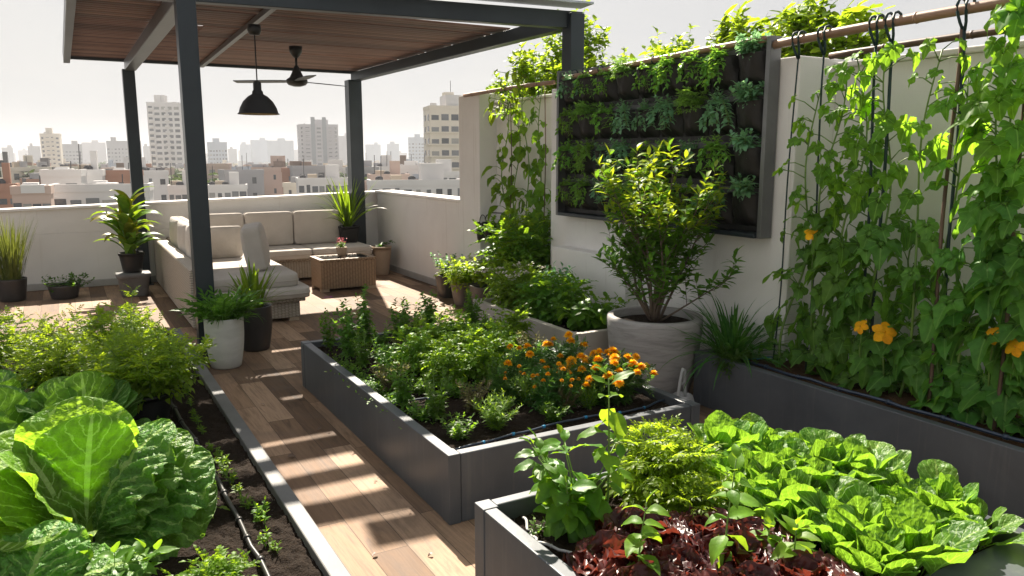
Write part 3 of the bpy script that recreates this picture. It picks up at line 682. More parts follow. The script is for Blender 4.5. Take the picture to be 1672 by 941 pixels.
# ================================================================== SOFA
s=thing('corner_sofa','L-shaped wicker corner sofa with thick taupe cushions below the parapet','sofa',(.95,7.75,0)); ox,oy=.95,7.75
def piping(o):
    # welted seam running round the widest section of the cushion
    V=np.array([v.co[:] for v in o.data.vertices]); nu=64 if len(V)==64*17 else 52
    if len(V)%nu: nu=40
    lo,hi=V.min(0),V.max(0); c_=(lo+hi)/2; h_=(hi-lo)/2; th=int(np.argmin(h_)); a,b=[i for i in range(3) if i!=th]
    P=[]
    for k in range(65):
        t=2*PI*k/64; q=c_.copy(); e=.17
        q[a]+=h_[a]*1.004*np.sign(math.cos(t))*abs(math.cos(t))**e; q[b]+=h_[b]*1.004*np.sign(math.sin(t))*abs(math.sin(t))**e; P.append(q)
    part('piping',tube(MB(),P,.0055,6,False),M['fabric'],o)
def sp(name,mb,mat,bv=0,smooth=False,label=None):
    for a in mb.V: a[:,0]-=ox; a[:,1]-=oy
    o=part(name,mb,M[mat],s,smooth,bv,label)
    if 'cushion' in name: piping(o)
    return o
sp('base',B(1.1,1.98,7.80,11.0,.04,.20),'wicker',.01)
sp('base',B(1.98,3.62,10.32,11.0,.04,.27),'wicker',.01)
sp('base_rim',B(1.08,2.03,7.76,8.98,.205,.24),'wicker',.01)
sp('base_rim',B(2.035,3.66,10.28,11.0,.275,.305),'wicker',.01)
sp('backrest_panel',B(.95,1.09,7.75,11.10,.03,.60),'wicker',.02)
sp('backrest_panel',B(1.10,3.64,11.01,11.12,.03,.60),'wicker',.02)
for x,y in ((1.15,7.86),(1.92,7.86),(1.92,9.0),(2.1,10.4),(3.56,10.4)): sp('foot',B(x-.05,x+.05,y-.05,y+.05,0,.045),'feet',.004)
sp('seat_cushion',cushion(MB(),1.10,2.10,7.72,9.55,.235,.345,.16,64,16,.0,1),'fabric',0,True)
sp('seat_cushion',cushion(MB(),1.10,2.02,7.86,9.55,.335,.475,.17,64,16,.02,2),'fabric',0,True)
sp('seat_cushion',cushion(MB(),1.10,2.04,9.56,10.98,.335,.46,.17,64,16,.02,3),'fabric',0,True)
sp('seat_cushion',cushion(MB(),2.05,2.80,10.22,10.98,.30,.435,.17,64,16,.02,4),'fabric',0,True)
sp('seat_cushion',cushion(MB(),2.81,3.64,10.22,10.98,.30,.435,.17,64,16,.02,5),'fabric',0,True)
for i,(a,b) in enumerate(((1.40,2.05),(2.06,2.70),(2.71,3.36))):
    sp('back_cushion',cushion(MB(),a,b,10.77,11.0,.44,.90,.17,52,28,.3,10+i),'fabric',0,True)
for i,(a,b) in enumerate(((8.55,9.25),(9.26,9.95),(9.96,10.7))):
    sp('back_cushion',cushion(MB(),1.09,1.31,a,b,.46,.90,.17,52,28,.3,20+i),'fabric',0,True)
c=sp('loose_cushion',cushion(MB(),1.33,1.78,9.50,9.68,.465,.84,.18,52,28,.35,31),'fabric',0,True)
mbq=cushion(MB(),-.125,.125,-.36,.36,-.235,.235,.2,52,28,.22,32)
c=part('loose_cushion',mbq,M['fabric'],s,True,0,'upright back cushion on the near seat end'); c.location=(1.72-ox,8.52-oy,.70); c.rotation_euler=(0,RAD(-9),RAD(-14))

# coffee table
tb=thing('coffee_table','low brown wicker coffee table with dark glass top on the sunny patio','table',(2.98,9.52,0)); 
part('body',B(-.35,.35,-.225,.225,.035,.372),M['wicker_brown'],tb,False,.008)
tf=MB()
for b in ((-.36,.36,-.235,-.185),(-.36,.36,.185,.235),(-.36,-.30,-.185,.185),(.30,.36,-.185,.185),(-.03,.03,-.185,.185)): box(tf,b[0],b[1],b[2],b[3],.374,.402)
part('top_frame',tf,M['wicker_brown'],tb,False,.004)
for a,b in ((-.298,-.032),(.032,.298)): part('glass_inset',B(a,b,-.183,.183,.376,.396),M['glass_dark'],tb,False,.002)
for x in (-.3,.3):
    for y in (-.18,.18): part('foot',B(x-.05,x+.05,y-.04,y+.04,0,.034),M['feet'],tb,False,.003)
r=R_(3)
sc=thing('potted_succulent','small clay pot with pink flowering succulent on the coffee table','plant',(2.98,9.56,.402))
part('pot',lathe(MB(),[(0,0),(.052,0),(.062,.05),(.068,.10),(.072,.112),(.064,.115),(.06,.09),(0,.09)],24),M['pot_beige'],sc)
S,F=stemplant(r,16,.09,.07,small,.035,5,.2,(20,60),S=MB(),base=(0,0,.09)); part('stem',S,M['stem_green'],sc); part('foliage',F,L['herb'],sc)
F=MB()
for i in range(46): put(F,small[0],(r.gauss(0,.032),r.gauss(0,.032),r.uniform(.16,.225)),r.uniform(0,6.3),RAD(r.uniform(20,80)),0,.028)
part('flower',F,L['petal_pink'],sc)

# ================================================================== POTS
def pot(mb,prof,k=36,sq=0): return lathe(mb,prof,k,sq=sq)
def potted(name,label,loc,prof,potmat,soilz,soilr,k=36,sq=0,cat='plant',rz=0,soil='soil'):
    t=thing(name,label,cat,loc,rz)
    _p=part('pot',pot(MB(),prof,k,sq),M[potmat],t)
    sg=MB(); lathe(sg,[(soilr,soilz-.02),(soilr*.75,soilz+.004),(soilr*.4,soilz-.004),(.0,soilz+.006)],24,sq=sq); part('soil',sg,M[soil],_p)
    return t
def prof(r0,r1,h,th=.015,lip=.0,belly=0):
    p=[(0,0),(r0*.92,0),(r0,.01)]
    for i in range(1,7):
        f=i/6; p.append((r0+(r1-r0)*f+belly*math.sin(PI*f),.01+(h-.02)*f))
    if lip: p+=[(r1+lip,h-.03),(r1+lip,h-.004)]
    p+=[(r1+lip*.5,h),(r1-th,h),(r1-th*1.4,h-.02),(r1-th*1.5-.01,h-.09),(0,h-.095)]
    return p
r=R_(11)
# white pot with fern-like spray
t=potted('potted_fern','pale stone pot with feathery drooping green plant beside the pergola post',(1.005,6.34,0),prof(.115,.148,.40,.012,0,.012),'pot_white',.37,.13)
F=tuft(r,95,.34,.010,(35,88),(.6,2.3),.07,8,(0,0,.36)); 
for i in range(60):
    ya=r.uniform(0,6.3); p=RAD(r.uniform(20,80)); put(F,feather[i%2],(.05*math.cos(ya),.05*math.sin(ya),.38),ya,p,r.uniform(-.4,.4),r.uniform(.16,.28))
part('foliage',F,L['fern'],t)
t=potted('potted_sword_plant','tall charcoal pot with upright sword-shaped leaves behind the pale pot',(1.33,6.80,0),prof(.115,.148,.385,.012,0,.01),'pot_dark',.36,.13)
F=tuft(r,34,.44,.036,(62,90),(.05,.5),.06,7,(0,0,.34),fold=.35); tuft(r,40,.42,.012,(35,80),(.6,1.7),.06,8,(0,0,.34),F); part('foliage',F,L['blade'],t)
# corner plant on sofa end
t=potted('potted_palm','black square pot with upright palm-like leaves in the far right corner',(3.47,10.78,.435),prof(.105,.14,.235,.012,.004),'pot_black',.21,.12,32,6)
F=tuft(r,34,.78,.036,(62,90),(.05,.5),.05,8,(0,0,.2),fold=.35); tuft(r,28,.70,.026,(35,70),(.6,1.5),.05,9,(0,0,.2),F); part('foliage',F,L['blade'],t)
t=potted('potted_rosette_plant','tapered beige clay pot with small dark rosette plant in the patio corner',(3.80,10.36,0),prof(.10,.145,.40,.015,.004),'pot_beige',.37,.12)
F=MB(); rosette(r,ovate,26,.10,(10,75),F,(0,0,.37)); rosette(r,ovate,14,.07,(10,70),F,(.05,-.02,.42)); rosette(r,ovate,14,.06,(10,70),F,(.11,-.08,.45)); S=tube(MB(),[(0,0,.37),(.03,-.02,.41),(.11,-.08,.45)],.006); part('stem',S,M['stem_brown'],t); part('foliage',F,L['blade_dark'],t)
# cordyline on stone pot
t=thing('planter_pot','square grey stone pot standing upturned as a plinth beside the sofa','pot',(.63,10.25,0))
part('pot',lathe(MB(),[(0,0),(.13,0),(.145,.02),(.17,.22),(.175,.225),(.185,.23),(.19,.27),(.18,.278),(0,.278)],40,sq=7),M['pot_stone'],t)
t=potted('potted_cordyline','black pot with leafy yellow-green variegated plant standing on the grey stone pot',(.63,10.28,.279),prof(.105,.138,.235,.01,.006),'pot_black',.21,.125)
F=MB();G=MB();S=MB()
for k in range(7):
    x,y=r.gauss(0,.03),r.gauss(0,.03); hx=r.uniform(.2,.62); tube(S,[(x,y,.2),(x*1.4,y*1.4,.2+hx*.6),(x*1.8,y*1.8,.2+hx)],.008,5)
    for j in range(9):
        f=j/8; blade(F if r.random()<.7 else G,(x*(1+.8*f),y*(1+.8*f),.22+hx*f),j*2.4+k,RAD(r.uniform(35,70)+18*f),r.uniform(.30,.52),r.uniform(.08,.125),r.uniform(.9,2.0),8,.3,r.uniform(-.4,.4))
part('stem',S,M['stem_green'],t); part('foliage',F,L['blade'],t); part('yellow_leaves',G,L['blade_yellow'],t)
# reeds & low plant
t=potted('potted_reed','dark pot of tall thin upright reeds by the far parapet',(-.62,10.55,0),prof(.13,.16,.26,.012),'pot_dark',.23,.14)
F=tuft(r,230,.78,.010,(72,92),(.0,.35),.12,6,(0,0,.2)); part('foliage',F,L['reed'],t)
t=potted('potted_shrub','low dark leafy plant in a flat dark pot against the far parapet',(-.10,10.45,0),prof(.14,.17,.16,.012),'pot_dark',.14,.15)
S,F=stemplant(r,26,.28,.34,ovate,.085,8,.2,(0,45)); part('stem',S,M['stem_brown'],t); part('foliage',F,L['tomato_dark'],t)
# pots along right parapet
r=R_(12)
def leafy(t,r,n,h,sp,Ts,ls,nl,mat,base,sm='stem_green',**k):
    S,F=stemplant(r,n,h,sp,Ts,ls,nl,base=base,**k); part('stem',S,M[sm],t); part('foliage',F,L[mat],t)
t=potted('potted_pepper_plant','dark grey pot with airy small-leaved plant at the end of the right parapet',(3.86,8.28,0),prof(.10,.135,.27,.012),'pot_dark',.245,.12,32,5); leafy(t,r,12,.30,.25,ovate,.10,6,'herb_blue',(0,0,.24))
t=potted('potted_herb','brown-grey pot with drooping yellow-green compound leaves, left pot of a pair',(3.80,7.72,0),prof(.10,.14,.27,.012),'pot_brown',.245,.12,32,5); leafy(t,r,16,.28,.24,bushleaf,.17,7,'bush',(0,0,.24),pit=(-20,40))
t=potted('potted_herb','brown-grey pot with upright yellowish leaves, right pot of a pair',(3.86,7.36,0),prof(.10,.14,.27,.012),'pot_brown',.245,.12,32,5); leafy(t,r,14,.36,.2,ovate,.12,8,'bush',(0,0,.24))
t=potted('potted_tomato_plant','big bushy tomato plant in a dark pot below the climbing vine',(3.86,6.62,0),prof(.16,.2,.34,.012),'pot_dark',.31,.18); leafy(t,r,20,.86,.42,tomleaf,.24,12,'tomato',(0,0,.30),pit=(-30,40),bend=1.1)
S,F=stemplant(r,10,.98,.3,bushleaf,.16,10,.5,base=(0,0,.3)); part('young_shoots',F,L['bush'],t)

# big round pot & shrub
bp=thing('potted_shrub','large multi-stemmed shrub with yellow-green tips in a big round concrete pot','shrub',(3.50,4.12,0))
part('pot',lathe(MB(),[(0,0),(.235,0),(.25,.012),(.285,.15),(.312,.32),(.328,.47),(.332,.535),(.328,.556),(.318,.562),(.290,.562),(.282,.55),(.275,.50),(0,.49)],72),M['bigpot'],bp)
sg=MB(); lathe(sg,[(.279,.505),(.2,.522),(.1,.518),(0,.525)],40); part('soil',sg,M['soil'],bp)
r=R_(21)
S,A,Bm=shrub(r,15,1.10,.40,lance,.092,9,17,.24,.60,.011,.30,bend=1.35)
S2,A2,_=shrub(r,6,.50,.52,lance,.085,6,14,.22,2,.008,.35,bend=1.0)
for X in (S,A,Bm,S2,A2):
    for a in X.V: a[:,2]+=.51
part('stem',S,M['bark'],bp); part('low_branches',S2,M['bark'],bp); part('foliage',A,L['shrub'],bp); part('lower_foliage',A2,L['shrub'],bp,label='darker lower side branches'); part('young_shoots',Bm,L['shrub_new'],bp,label='yellow-green young tips')

# hanging black bags + hooks
t=thing('grow_bag','pair of black fabric grow bags hanging on a wall bracket by the vine','bag',(4.06,7.62,.72))
part('bracket',tube(MB(),[(.18,0,.30),(.02,0,.31),(-.03,0,.28),(-.05,0,.24)],.007),M['pot_black'],t)
for y in (-.10,.09):
    m=MB(); lathe(m,[(0,0),(.06,0),(.066,.03),(.082,.19),(.086,.2),(.078,.2),(.07,.17),(0,.17)],20,(-.03,y,0)); part('bag',m,M['felt'],t)
    part('handle',torus(MB(),(-.03,y,.2),.075,.005,'x',18,5,1.1),M['pot_black'],t)
# grey caddy by big pot
t=thing('garden_caddy','pale grey plastic garden caddy with loop handle beside the concrete pot','caddy',(3.43,3.74,0),RAD(20))
m=MB(); lathe(m,[(0,0),(.075,0),(.078,.02),(.06,.09),(.052,.1),(.045,.095),(.05,.03),(0,.025)],24,sq=5); part('body',m,M['plastic_grey'],t)
m=MB(); tube(m,[(-.06,0,.03),(-.055,0,.10),(-.03,0,.20),(-.012,0,.25),(.0,0,.27),(.02,0,.262),(.03,0,.24),(.028,0,.19),(.045,0,.1),(.055,0,.03)],.011,8); tube(m,[(-.035,0,.17),(.03,0,.17)],.008,6); part('handle',m,M['plastic_grey'],t)

# ================================================================== RAISED BEDS
def bed(name,label,x0,x1,y0,y1,h,th,soilz,mat='planter',seed=1,hosepts=None,soil='soil',res=.018):
    t=thing(name,label,'planter',(x0,y0,0)); X,Y=x1-x0,y1-y0
    part('side_board',B(0,th,th+.002,Y-th-.002,0,h),M[mat],t,False,.005); part('side_board',B(X-th,X,th+.002,Y-th-.002,0,h),M[mat],t,False,.005)
    part('end_board',B(.06,X-.06,0,th,0,h),M[mat],t,False,.005); part('end_board',B(.06,X-.06,Y-th,Y,0,h),M[mat],t,False,.005)
    for xx in (-.003,X-.062+.003+.002):
        for yy in (-.003,Y-th-.02):
            part('corner_post',B(xx,xx+.06,yy,yy+th+.023,0,h+.003),M[mat],t,False,.004)
    part('soil',soilgrid(th*.9,X-th*.9,th*.9,Y-th*.9,soilz,.014,res,seed),M[soil],t)
    return t
cb=bed('raised_bed','large grey raised bed of mixed herbs and marigolds in the middle of the terrace',1.39,2.88,3.0,5.5,.33,.055,.285,seed=3)
bb=bed('planter_box','pale grey-beige planter box of leafy greens beside the wall',3.06,3.72,4.46,6.05,.40,.05,.34,'planter_light',5)
rb=bed('trellis_planter','long grey planter at the foot of the cucumber trellis',3.59,4.28,-.6,3.80,.36,.05,.318,'planter',7,soil='soil_brown',res=.022)
fb=bed('raised_bed','grey raised bed of lettuce and spinach in the right foreground',1.16,2.63,.62,2.29,.45,.05,.385,seed=9,res=.014)
part('divider',B(.735,.765,.056,1.615,.30,.447),M['planter'],fb,False,.004)
part('wide_ledge',B(.77,1.415,.056,.60,.36,.449),M['planter'],fb,False,.005)
# left ground bed
lb=thing('ground_bed','low soil bed with a grey metal edge along the left of the walkway','planter',(.79,4.0,0))
part('edging',beam(MB(),(0,-3.2,0),(-.01,3.62,0),.075,.085,.085),M['curb'],lb,False,.006)
part('edging',B(-3.0,-.045,3.55,3.62,0,.084),M['curb'],lb,False,.006)
part('soil',soilgrid(-3.0,-.03,-3.2,3.56,.045,.017,.016,2),M['soil'],lb)

# drip hoses
def hose(label,pts,rad,mat,group=None,fit=9,cat='hose',fitmat=None):
    c=Vector(pts[0]); t=thing('drip_hose',label,cat,tuple(c),0,group); P=[]
    n=len(pts)
    for i in range(n-1):
        for k in range(6):
            f=k/6; a=Vector(pts[i]).lerp(Vector(pts[i+1]),f); a.z+=.004*math.sin(i*3+k*1.1); a.x+=.006*math.sin(i*2.1+k*.9); P.append(tuple(a-c))
    P.append(tuple(Vector(pts[-1])-c)); _t=part('tube',tube(MB(),P,rad,8),M[mat],t)
    for k in range(1,fit+1):
        j=int(k*(len(P)-2)/(fit+1)); part('fitting',tube(MB(),[P[j],tuple(Vector(P[j]).lerp(Vector(P[j+1]),.22))],rad*1.45,8),M[fitmat or mat],_t)
hose('black drip hose lying along the bare soil of the left bed',[(.50,5.9,.065),(.49,5.2,.065),(.53,4.4,.065),(.54,3.6,.068),(.55,3.0,.068),(.56,2.2,.07)],.011,'rubber',fit=12)
hose('thin dark drip hose with blue clips along the front of the herb bed',[(1.46,3.12,.30),(1.8,3.16,.305),(2.2,3.2,.30),(2.6,3.17,.30),(2.82,3.22,.30)],.006,'hose_blue',fit=6,fitmat='clip_blue')
hose('glossy blue-black drip hose along the front of the trellis planter',[(3.73,3.5,.338),(3.75,3.0,.342),(3.76,2.4,.34),(3.77,1.8,.342),(3.77,1.2,.34)],.010,'hose_blue',fit=7)
hose('thin bright blue drip line crossing the planter near the grassy tuft',[(3.70,3.56,.34),(3.82,3.50,.345),(3.96,3.46,.345)],.004,'clip_blue',fit=2)
hose('pale looped drip line at the near left corner of the front bed',[(1.30,2.20,.40),(1.27,2.10,.402),(1.25,2.02,.405),(1.29,1.93,.402),(1.36,1.86,.40)],.005,'plastic_grey',fit=2)
hose('dark drip hose between the herb rows of the middle bed',[(1.48,3.9,.30),(1.9,3.93,.30),(2.4,3.9,.30),(2.8,3.95,.30)],.006,'hose_blue',fit=4,fitmat='clip_blue')
# ================================================================== LEFT BED PLANTS
r=R_(31)
chT=[leafgrid(30,20,lambda t:w_round(t,.80,.14),.16,c,.045,2.2,i,.004,0,.014) for i,c in enumerate((.5,.9,1.3))]
chB=[leafgrid(34,24,lambda t:w_round(t,.86,.10),-.10,c,.04,4.5,i+5,.012,0,.06) for i,c in enumerate((1.1,1.4))]
cabT=[leafgrid(30,20,lambda t:w_round(t,1.0,.10),.22,c,.03,2.2,i+9,.004,0,.025) for i,c in enumerate((-.25,.3,.8))]
def leafhead(name,label,loc,leaves,cat='lettuce',group=None):
    """leaves: (template, yaw deg, pitch deg, size, roll, material)"""
    t=thing(name,label,cat,loc,0,group)
    for T,ya,pi,sz,ro,m in leaves:
        mb=MB(); put(mb,T,(math.cos(RAD(ya))*.05,math.sin(RAD(ya))*.05,.0),RAD(ya),RAD(pi),RAD(ro),sz); part('leaf',mb,L[m],t)
    return t
lv=[]
for i,(ya,pi,sz,ro) in enumerate(((85,80,.62,6),(120,74,.60,-8),(45,78,.56,10),(160,70,.58,8),(195,62,.52,0),(100,88,.52,-12),(65,84,.54,-6),(140,84,.50,10),(-120,66,.46,10),(178,80,.5,-10))):
    lv.append((chT[i%3],ya,pi,sz,ro,'chard'))
for ya,pi,sz,ro in ((-22,74,.60,-38),(-30,58,.60,-48),(-38,44,.56,-55),(-10,84,.60,-26)): lv.append((chB[int(pi)%2],ya,pi,sz,ro,'chard_dark'))
leafhead('lettuce_head','huge bright green lettuce head with broad crinkled leaves in the left foreground bed',(-.06,3.50,.05),lv)
lv=[]
for i,(ya,pi,sz) in enumerate(((-62,80,.46),(-150,74,.42),(20,66,.40),(60,70,.42),(110,72,.42),(160,72,.42),(-10,58,.38),(90,84,.36),(-110,52,.34),(-30,40,.36),(40,45,.40))):
    lv.append((cabT[0] if i in(0,1) else cabT[1+i%2],ya,pi,sz,r.uniform(-10,10),'cabbage'))
leafhead('cabbage','leafy cabbage with one big round upright leaf showing pale veins, behind the huge lettuce',(-.03,4.72,.05),lv,'cabbage')
lv=[]
for i,(ya,pi,sz) in enumerate(((-60,76,.44),(-120,72,.42),(170,70,.42),(30,66,.40),(80,72,.42),(0,52,.36),(-90,48,.34),(130,75,.4))): lv.append((cabT[0] if i<2 else cabT[1+i%2],ya,pi,sz,r.uniform(-10,10),'cabbage'))
leafhead('cabbage','leafy cabbage cut by the left edge of the photo, beside the bigger cabbage',(-.46,4.70,.05),lv,'cabbage')
lv=[(chB[i%2],ya,pi,sz,r.uniform(-10,10),'chard_dark') for i,(ya,pi,sz) in enumerate(((-40,48,.46),(0,60,.44),(60,72,.40),(110,74,.38),(-60,60,.40),(160,66,.4),(-110,55,.38),(210,60,.38),(-5,36,.36),(35,40,.34)))]
leafhead('lettuce_head','dark green blistered lettuce head at the bottom left corner of the bed',(-.28,2.93,.05),lv)
lv=[(cabT[1+i%2],ya,pi,sz,r.uniform(-10,10),'cabbage') for i,(ya,pi,sz) in enumerate(((-60,60,.30),(0,55,.30),(60,60,.28),(120,60,.3),(180,60,.28),(-110,62,.30),(30,75,.25)))]
leafhead('cabbage','small dark leafy cabbage below the yellow-green bushes at the left edge',(-.55,5.75,.05),lv,'cabbage')
lv=[(chT[i%3],ya,pi,sz,r.uniform(-10,10),'chard') for i,(ya,pi,sz) in enumerate(((75,70,.46),(120,68,.46),(20,62,.42),(-40,60,.40),(170,66,.45),(-90,62,.40),(230,60,.42),(100,80,.4)))]
leafhead('lettuce_head','bright lettuce head half cut off by the left edge of the photo',(-.60,3.62,.05),lv)
def bush(label,loc,n,h,sp,Ts,ls,nl,mat,name='bush',cat='bush',group=None,sm='stem_green',seed=1,**k):
    rr=R_(seed); t=thing(name,label,cat,loc,0,group); S,F=stemplant(rr,n,h,sp,Ts,ls,nl,**k)
    part('stem',S,M[sm],t); part('foliage',F,L[mat],t); return t
bt=potted('potted_bush','yellow-green small-leaved bush growing from a black pot in the left bed',(.33,5.02,.05),prof(.11,.145,.20,.01,.006),'pot_black',.17,.13)
S,F=stemplant(R_(41),34,.40,.38,bushleaf,.15,11,.25,(-25,45),base=(0,0,.16),bend=1.1); part('stem',S,M['stem_green'],bt); part('foliage',F,L['bush'],bt)
bush('wide yellow-green bush just behind the potted bush, next to the walkway edge',(.36,5.72,.05),34,.42,.34,bushleaf,.15,10,'bush',seed=42,pit=(-20,45))
bush('yellow-green bush with tall shoots in front of the grey stone pot',(.22,6.75,.05),30,.42,.36,bushleaf,.15,10,'bush',seed=43,pit=(-20,45))
bush('yellow-green bush in the middle of the left bed, behind the cabbages',(-.12,5.85,.05),34,.42,.36,bushleaf,.14,10,'bush',seed=44,pit=(-20,45))
bush('sparse yellow-green bush in front of the low dark plant by the parapet',(-.22,6.75,.05),30,.36,.36,bushleaf,.14,9,'bush',seed=45,pit=(-20,45))
bush('tall yellow-green bush at the left edge below the reeds',(-.66,6.45,.05),22,.60,.36,bushleaf,.17,11,'bush',seed=46,pit=(-20,45))
for (x,y,h,lab) in ((.05,6.55,.62,'tall leafy shoot rising above the bushes, left of the grey stone pot'),(.36,6.45,.60,'tall leafy shoot rising above the bushes, in front of the grey stone pot')):
    bush(lab,(x,y,.05),2,h,.05,bushleaf,.13,13,'bush','leafy_shoot','plant',seed=int(x*100)+50,pit=(0,40))
bush('small weedy plant with lobed yellow-green leaves between lettuce and drip hose, upper one',(.30,3.98,.05),5,.12,.09,tomleaf,.12,3,'bush','weed','plant',seed=61)
bush('small weedy plant with lobed yellow-green leaves between lettuce and drip hose, lower one',(.34,3.58,.05),6,.13,.10,tomleaf,.13,3,'bush','weed','plant',seed=62)
bush('low spreading light green plant over the drip hose at the bottom of the left bed',(.36,2.84,.05),14,.09,.17,tomleaf,.12,4,'herb_light','weed','plant',seed=63)
bush('young plant with oval paired leaves at the bottom edge of the left bed',(.06,3.02,.05),5,.24,.12,ovate,.15,4,'tomato','seedling','seedling',seed=64)
bush('small green sprig beside the black pot of the bush',(.33,4.62,.05),4,.11,.08,bushleaf,.09,4,'herb','weed','plant',seed=65)
r=R_(71)
sdl=None
seedpx=[(290,634),(296,652),(312,664),(318,678),(325,692),(333,708),(347,735),(362,760),(380,788),(390,805),(406,830),(428,858),(450,905),(306,645),(355,748),(371,774),(397,820),(418,845),(440,886)]
for i,(u,v) in enumerate(sorted(seedpx,key=lambda q:-q[1])):
    x,y,z=atz(u,v,.05)
    lab=f'tiny seedling in the row beside the grey edging, {ORD[i]} from the front'
    if i%4==0 :
        S,F=stemplant(R_(80+i),3,.06,.022,small,.036,4,.2,(10,60)); t=thing('seedling',lab,'seedling',(x,y,.045),0,'row of seedlings along the grey edging'); part('stem',S,M['stem_green'],t); part('foliage',F,L['herb_light'],t); sdl=t
    else: dup(sdl,(x,y,.045),r.uniform(0,6),r.uniform(.8,1.4),lab)

# ================================================================== MIDDLE BED
def proto(name,cat,fn,mats,group):
    t=thing(name,'prototype',cat,(0,0,-50),0,group); LABELS.pop('prototype',None)
    for nm,mb,m in fn: part(nm,mb,m,t)
    return t
protos={}
def mk(key,name,cat,seed,mat,group,sm='stem_green',extra=None,**k):
    S,F=stemplant(R_(seed),**k); l=[('stem',S,M[sm]),('foliage',F,L[mat])]
    if extra: l+=extra(R_(seed+500))
    protos.setdefault(key,[]).append(proto(name,cat,l,None,group))
GH='herbs in the middle raised bed'
for q in range(3):
    mk('tall','herb_plant','herb',100+q,'herb',GH,n=9,h=.42,spread=.085,Ts=ovate,ls=.07,nl=16,start=.1,pit=(-10,45),toph=.4)
    mk('leafy','herb_plant','herb',110+q,'herb_light',GH,n=10,h=.29,spread=.11,Ts=tomleaf,ls=.13,nl=8,start=.15,pit=(-10,50))
    mk('mint','herb_plant','herb',120+q,'herb',GH,n=10,h=.25,spread=.12,Ts=small,ls=.055,nl=12,start=.1,pit=(-10,50))
    mk('wispy','herb_plant','herb',130+q,'herb_light',GH,n=24,h=.17,spread=.12,Ts=needle,ls=.045,nl=16,start=.1,pit=(0,60))
    mk('low','herb_plant','herb',140+q,'herb',GH,n=13,h=.12,spread=.10,Ts=small,ls=.045,nl=9,start=.1,pit=(0,60))
    mk('red','herb_plant','herb',150+q,'herb_grey',GH,'stem_brown',n=20,h=.20,spread=.12,Ts=needle+small,ls=.04,nl=12,start=.1,pit=(0,60))
def blooms(r): 
    F=MB()
    for i in range(5): put(F,petal_big,(r.gauss(0,.01),r.gauss(0,.01),.40),i*1.3,.4,0,.028)
    return [('flower',F,L['petal_purple'])]
mk('flower','herb_plant','herb',160,'herb',GH,n=7,h=.37,spread=.08,Ts=small,ls=.06,nl=14,start=.1,pit=(-10,45),extra=blooms)
adj={'tall':'tall upright leafy herb','leafy':'lush light green herb with lobed leaves','mint':'bushy small-leaved green herb','wispy':'feathery fine-leaved herb','low':'low young herb','red':'reddish wispy herb','flower':'tall herb with a purple flower'}
rowk=[('low','wispy','low','wispy','red'),('mint','red','wispy','low','mint'),('mint','low','mint','red','low'),('red','leafy','leafy','wispy','low'),('mint','leafy','leafy','leafy','red'),('mint','red','leafy','mint','leafy'),('tall','mint','tall','leafy','mint'),('flower','tall','tall','tall','tall')]
r=R_(7); used=set()
rn=['front','second','third','fourth','fifth','sixth','seventh','back']
def place(key,loc,lab,group=None,rz=None,sc=1.0):
    p=r.choice(protos[key]); rz=r.uniform(0,6.3) if rz is None else rz
    if id(p) not in used:
        used.add(id(p)); p.location=loc; p.rotation_euler=(0,0,rz); p.scale=(sc,)*3; p['label']=lab; LABELS.setdefault(lab,[]).append(group)
        return p
    return dup(p,loc,rz,sc,lab)
for j,row in enumerate(rowk):
    for i,k in enumerate(row):
        if j<3 and i>=3 and not(j==0 and i==3): continue
        x=1.56+.275*i+r.uniform(-.05,.05); y=3.30+.29*j+r.uniform(-.05,.05)
        if i==0: x+=.02
        place(k,(x,y,.285),f'{adj[k]}, {rn[j]} row of middle bed, {ORD[i]} from walkway',GH,None,r.uniform(.85,1.15))
for i,(x,y,k) in enumerate(((1.52,3.62,'low'),(1.95,3.52,'low'),(1.70,4.05,'low'),(2.25,3.36,'red'),(2.02,4.30,'wispy'))):
    place(k,(x,y,.285),f'{adj[k]} between the front rows of middle bed, {ORD[i]} from corner',GH,None,.8)
for i,(x,y) in enumerate(((1.49,3.9),(1.49,4.35),(1.50,4.8))):
    m_=MB()
    for q in range(420): put(m_,small[0],(r.gauss(0,.05),r.gauss(0,.16),r.uniform(0,.03)),r.uniform(0,6.3),RAD(r.uniform(0,60)),0,.024)
    t=thing('moss_patch',f'low mossy mat along the walkway rim of middle bed, {ORD[i]} from front','ground cover',(x,y,.285)); part('foliage',m_,L['herb'],t)
# marigolds
def marigold(label,loc,h,sp,n,nf,seed,fr=.030,mat='petal',ls=.10):
    rr=R_(seed); t=thing('marigold',label,'flower',loc,0,'marigolds in the middle bed')
    S,F=stemplant(rr,n,h,sp,feather,ls,10,.1,(-25,50),bend=1.1,toph=.35); 
    heads=[pompom(rr,fr),pompom(rr,fr*.8,34)]; ms=[x.mesh('flower',L[mat]) for x in heads]
    for i in range(nf):
        ya=i*2.4+rr.uniform(-.3,.3); f=math.sqrt((i+.5)/nf); x,y=sp*1.05*f*math.cos(ya),sp*1.05*f*math.sin(ya); z=h*(1.0-.42*f*f)+rr.uniform(.0,.03)
        tube(S,[(x*.5,y*.5,z*.4),(x*.85,y*.85,z*.8),(x,y,z)],.0025,4)
        o=part('flower',ms[i%2],None,t,loc=(x,y,z)); o.rotation_euler=(rr.uniform(-.4,.2),rr.uniform(-.4,.4),rr.uniform(0,6))
    part('stem',S,M['stem_green'],t); part('foliage',F,L['marigold'],t); return t
marigold('large marigold bush full of orange pompom flowers at the right front of the middle bed',(2.58,3.42,.285),.25,.25,54,34,201,.036)
marigold('marigold with orange flowers behind the large one, nearest the beige planter',(2.64,3.96,.285),.24,.16,20,9,202,.032)
marigold('marigold with a few orange flowers left of the large marigold bush',(2.26,3.85,.285),.25,.13,16,6,203)
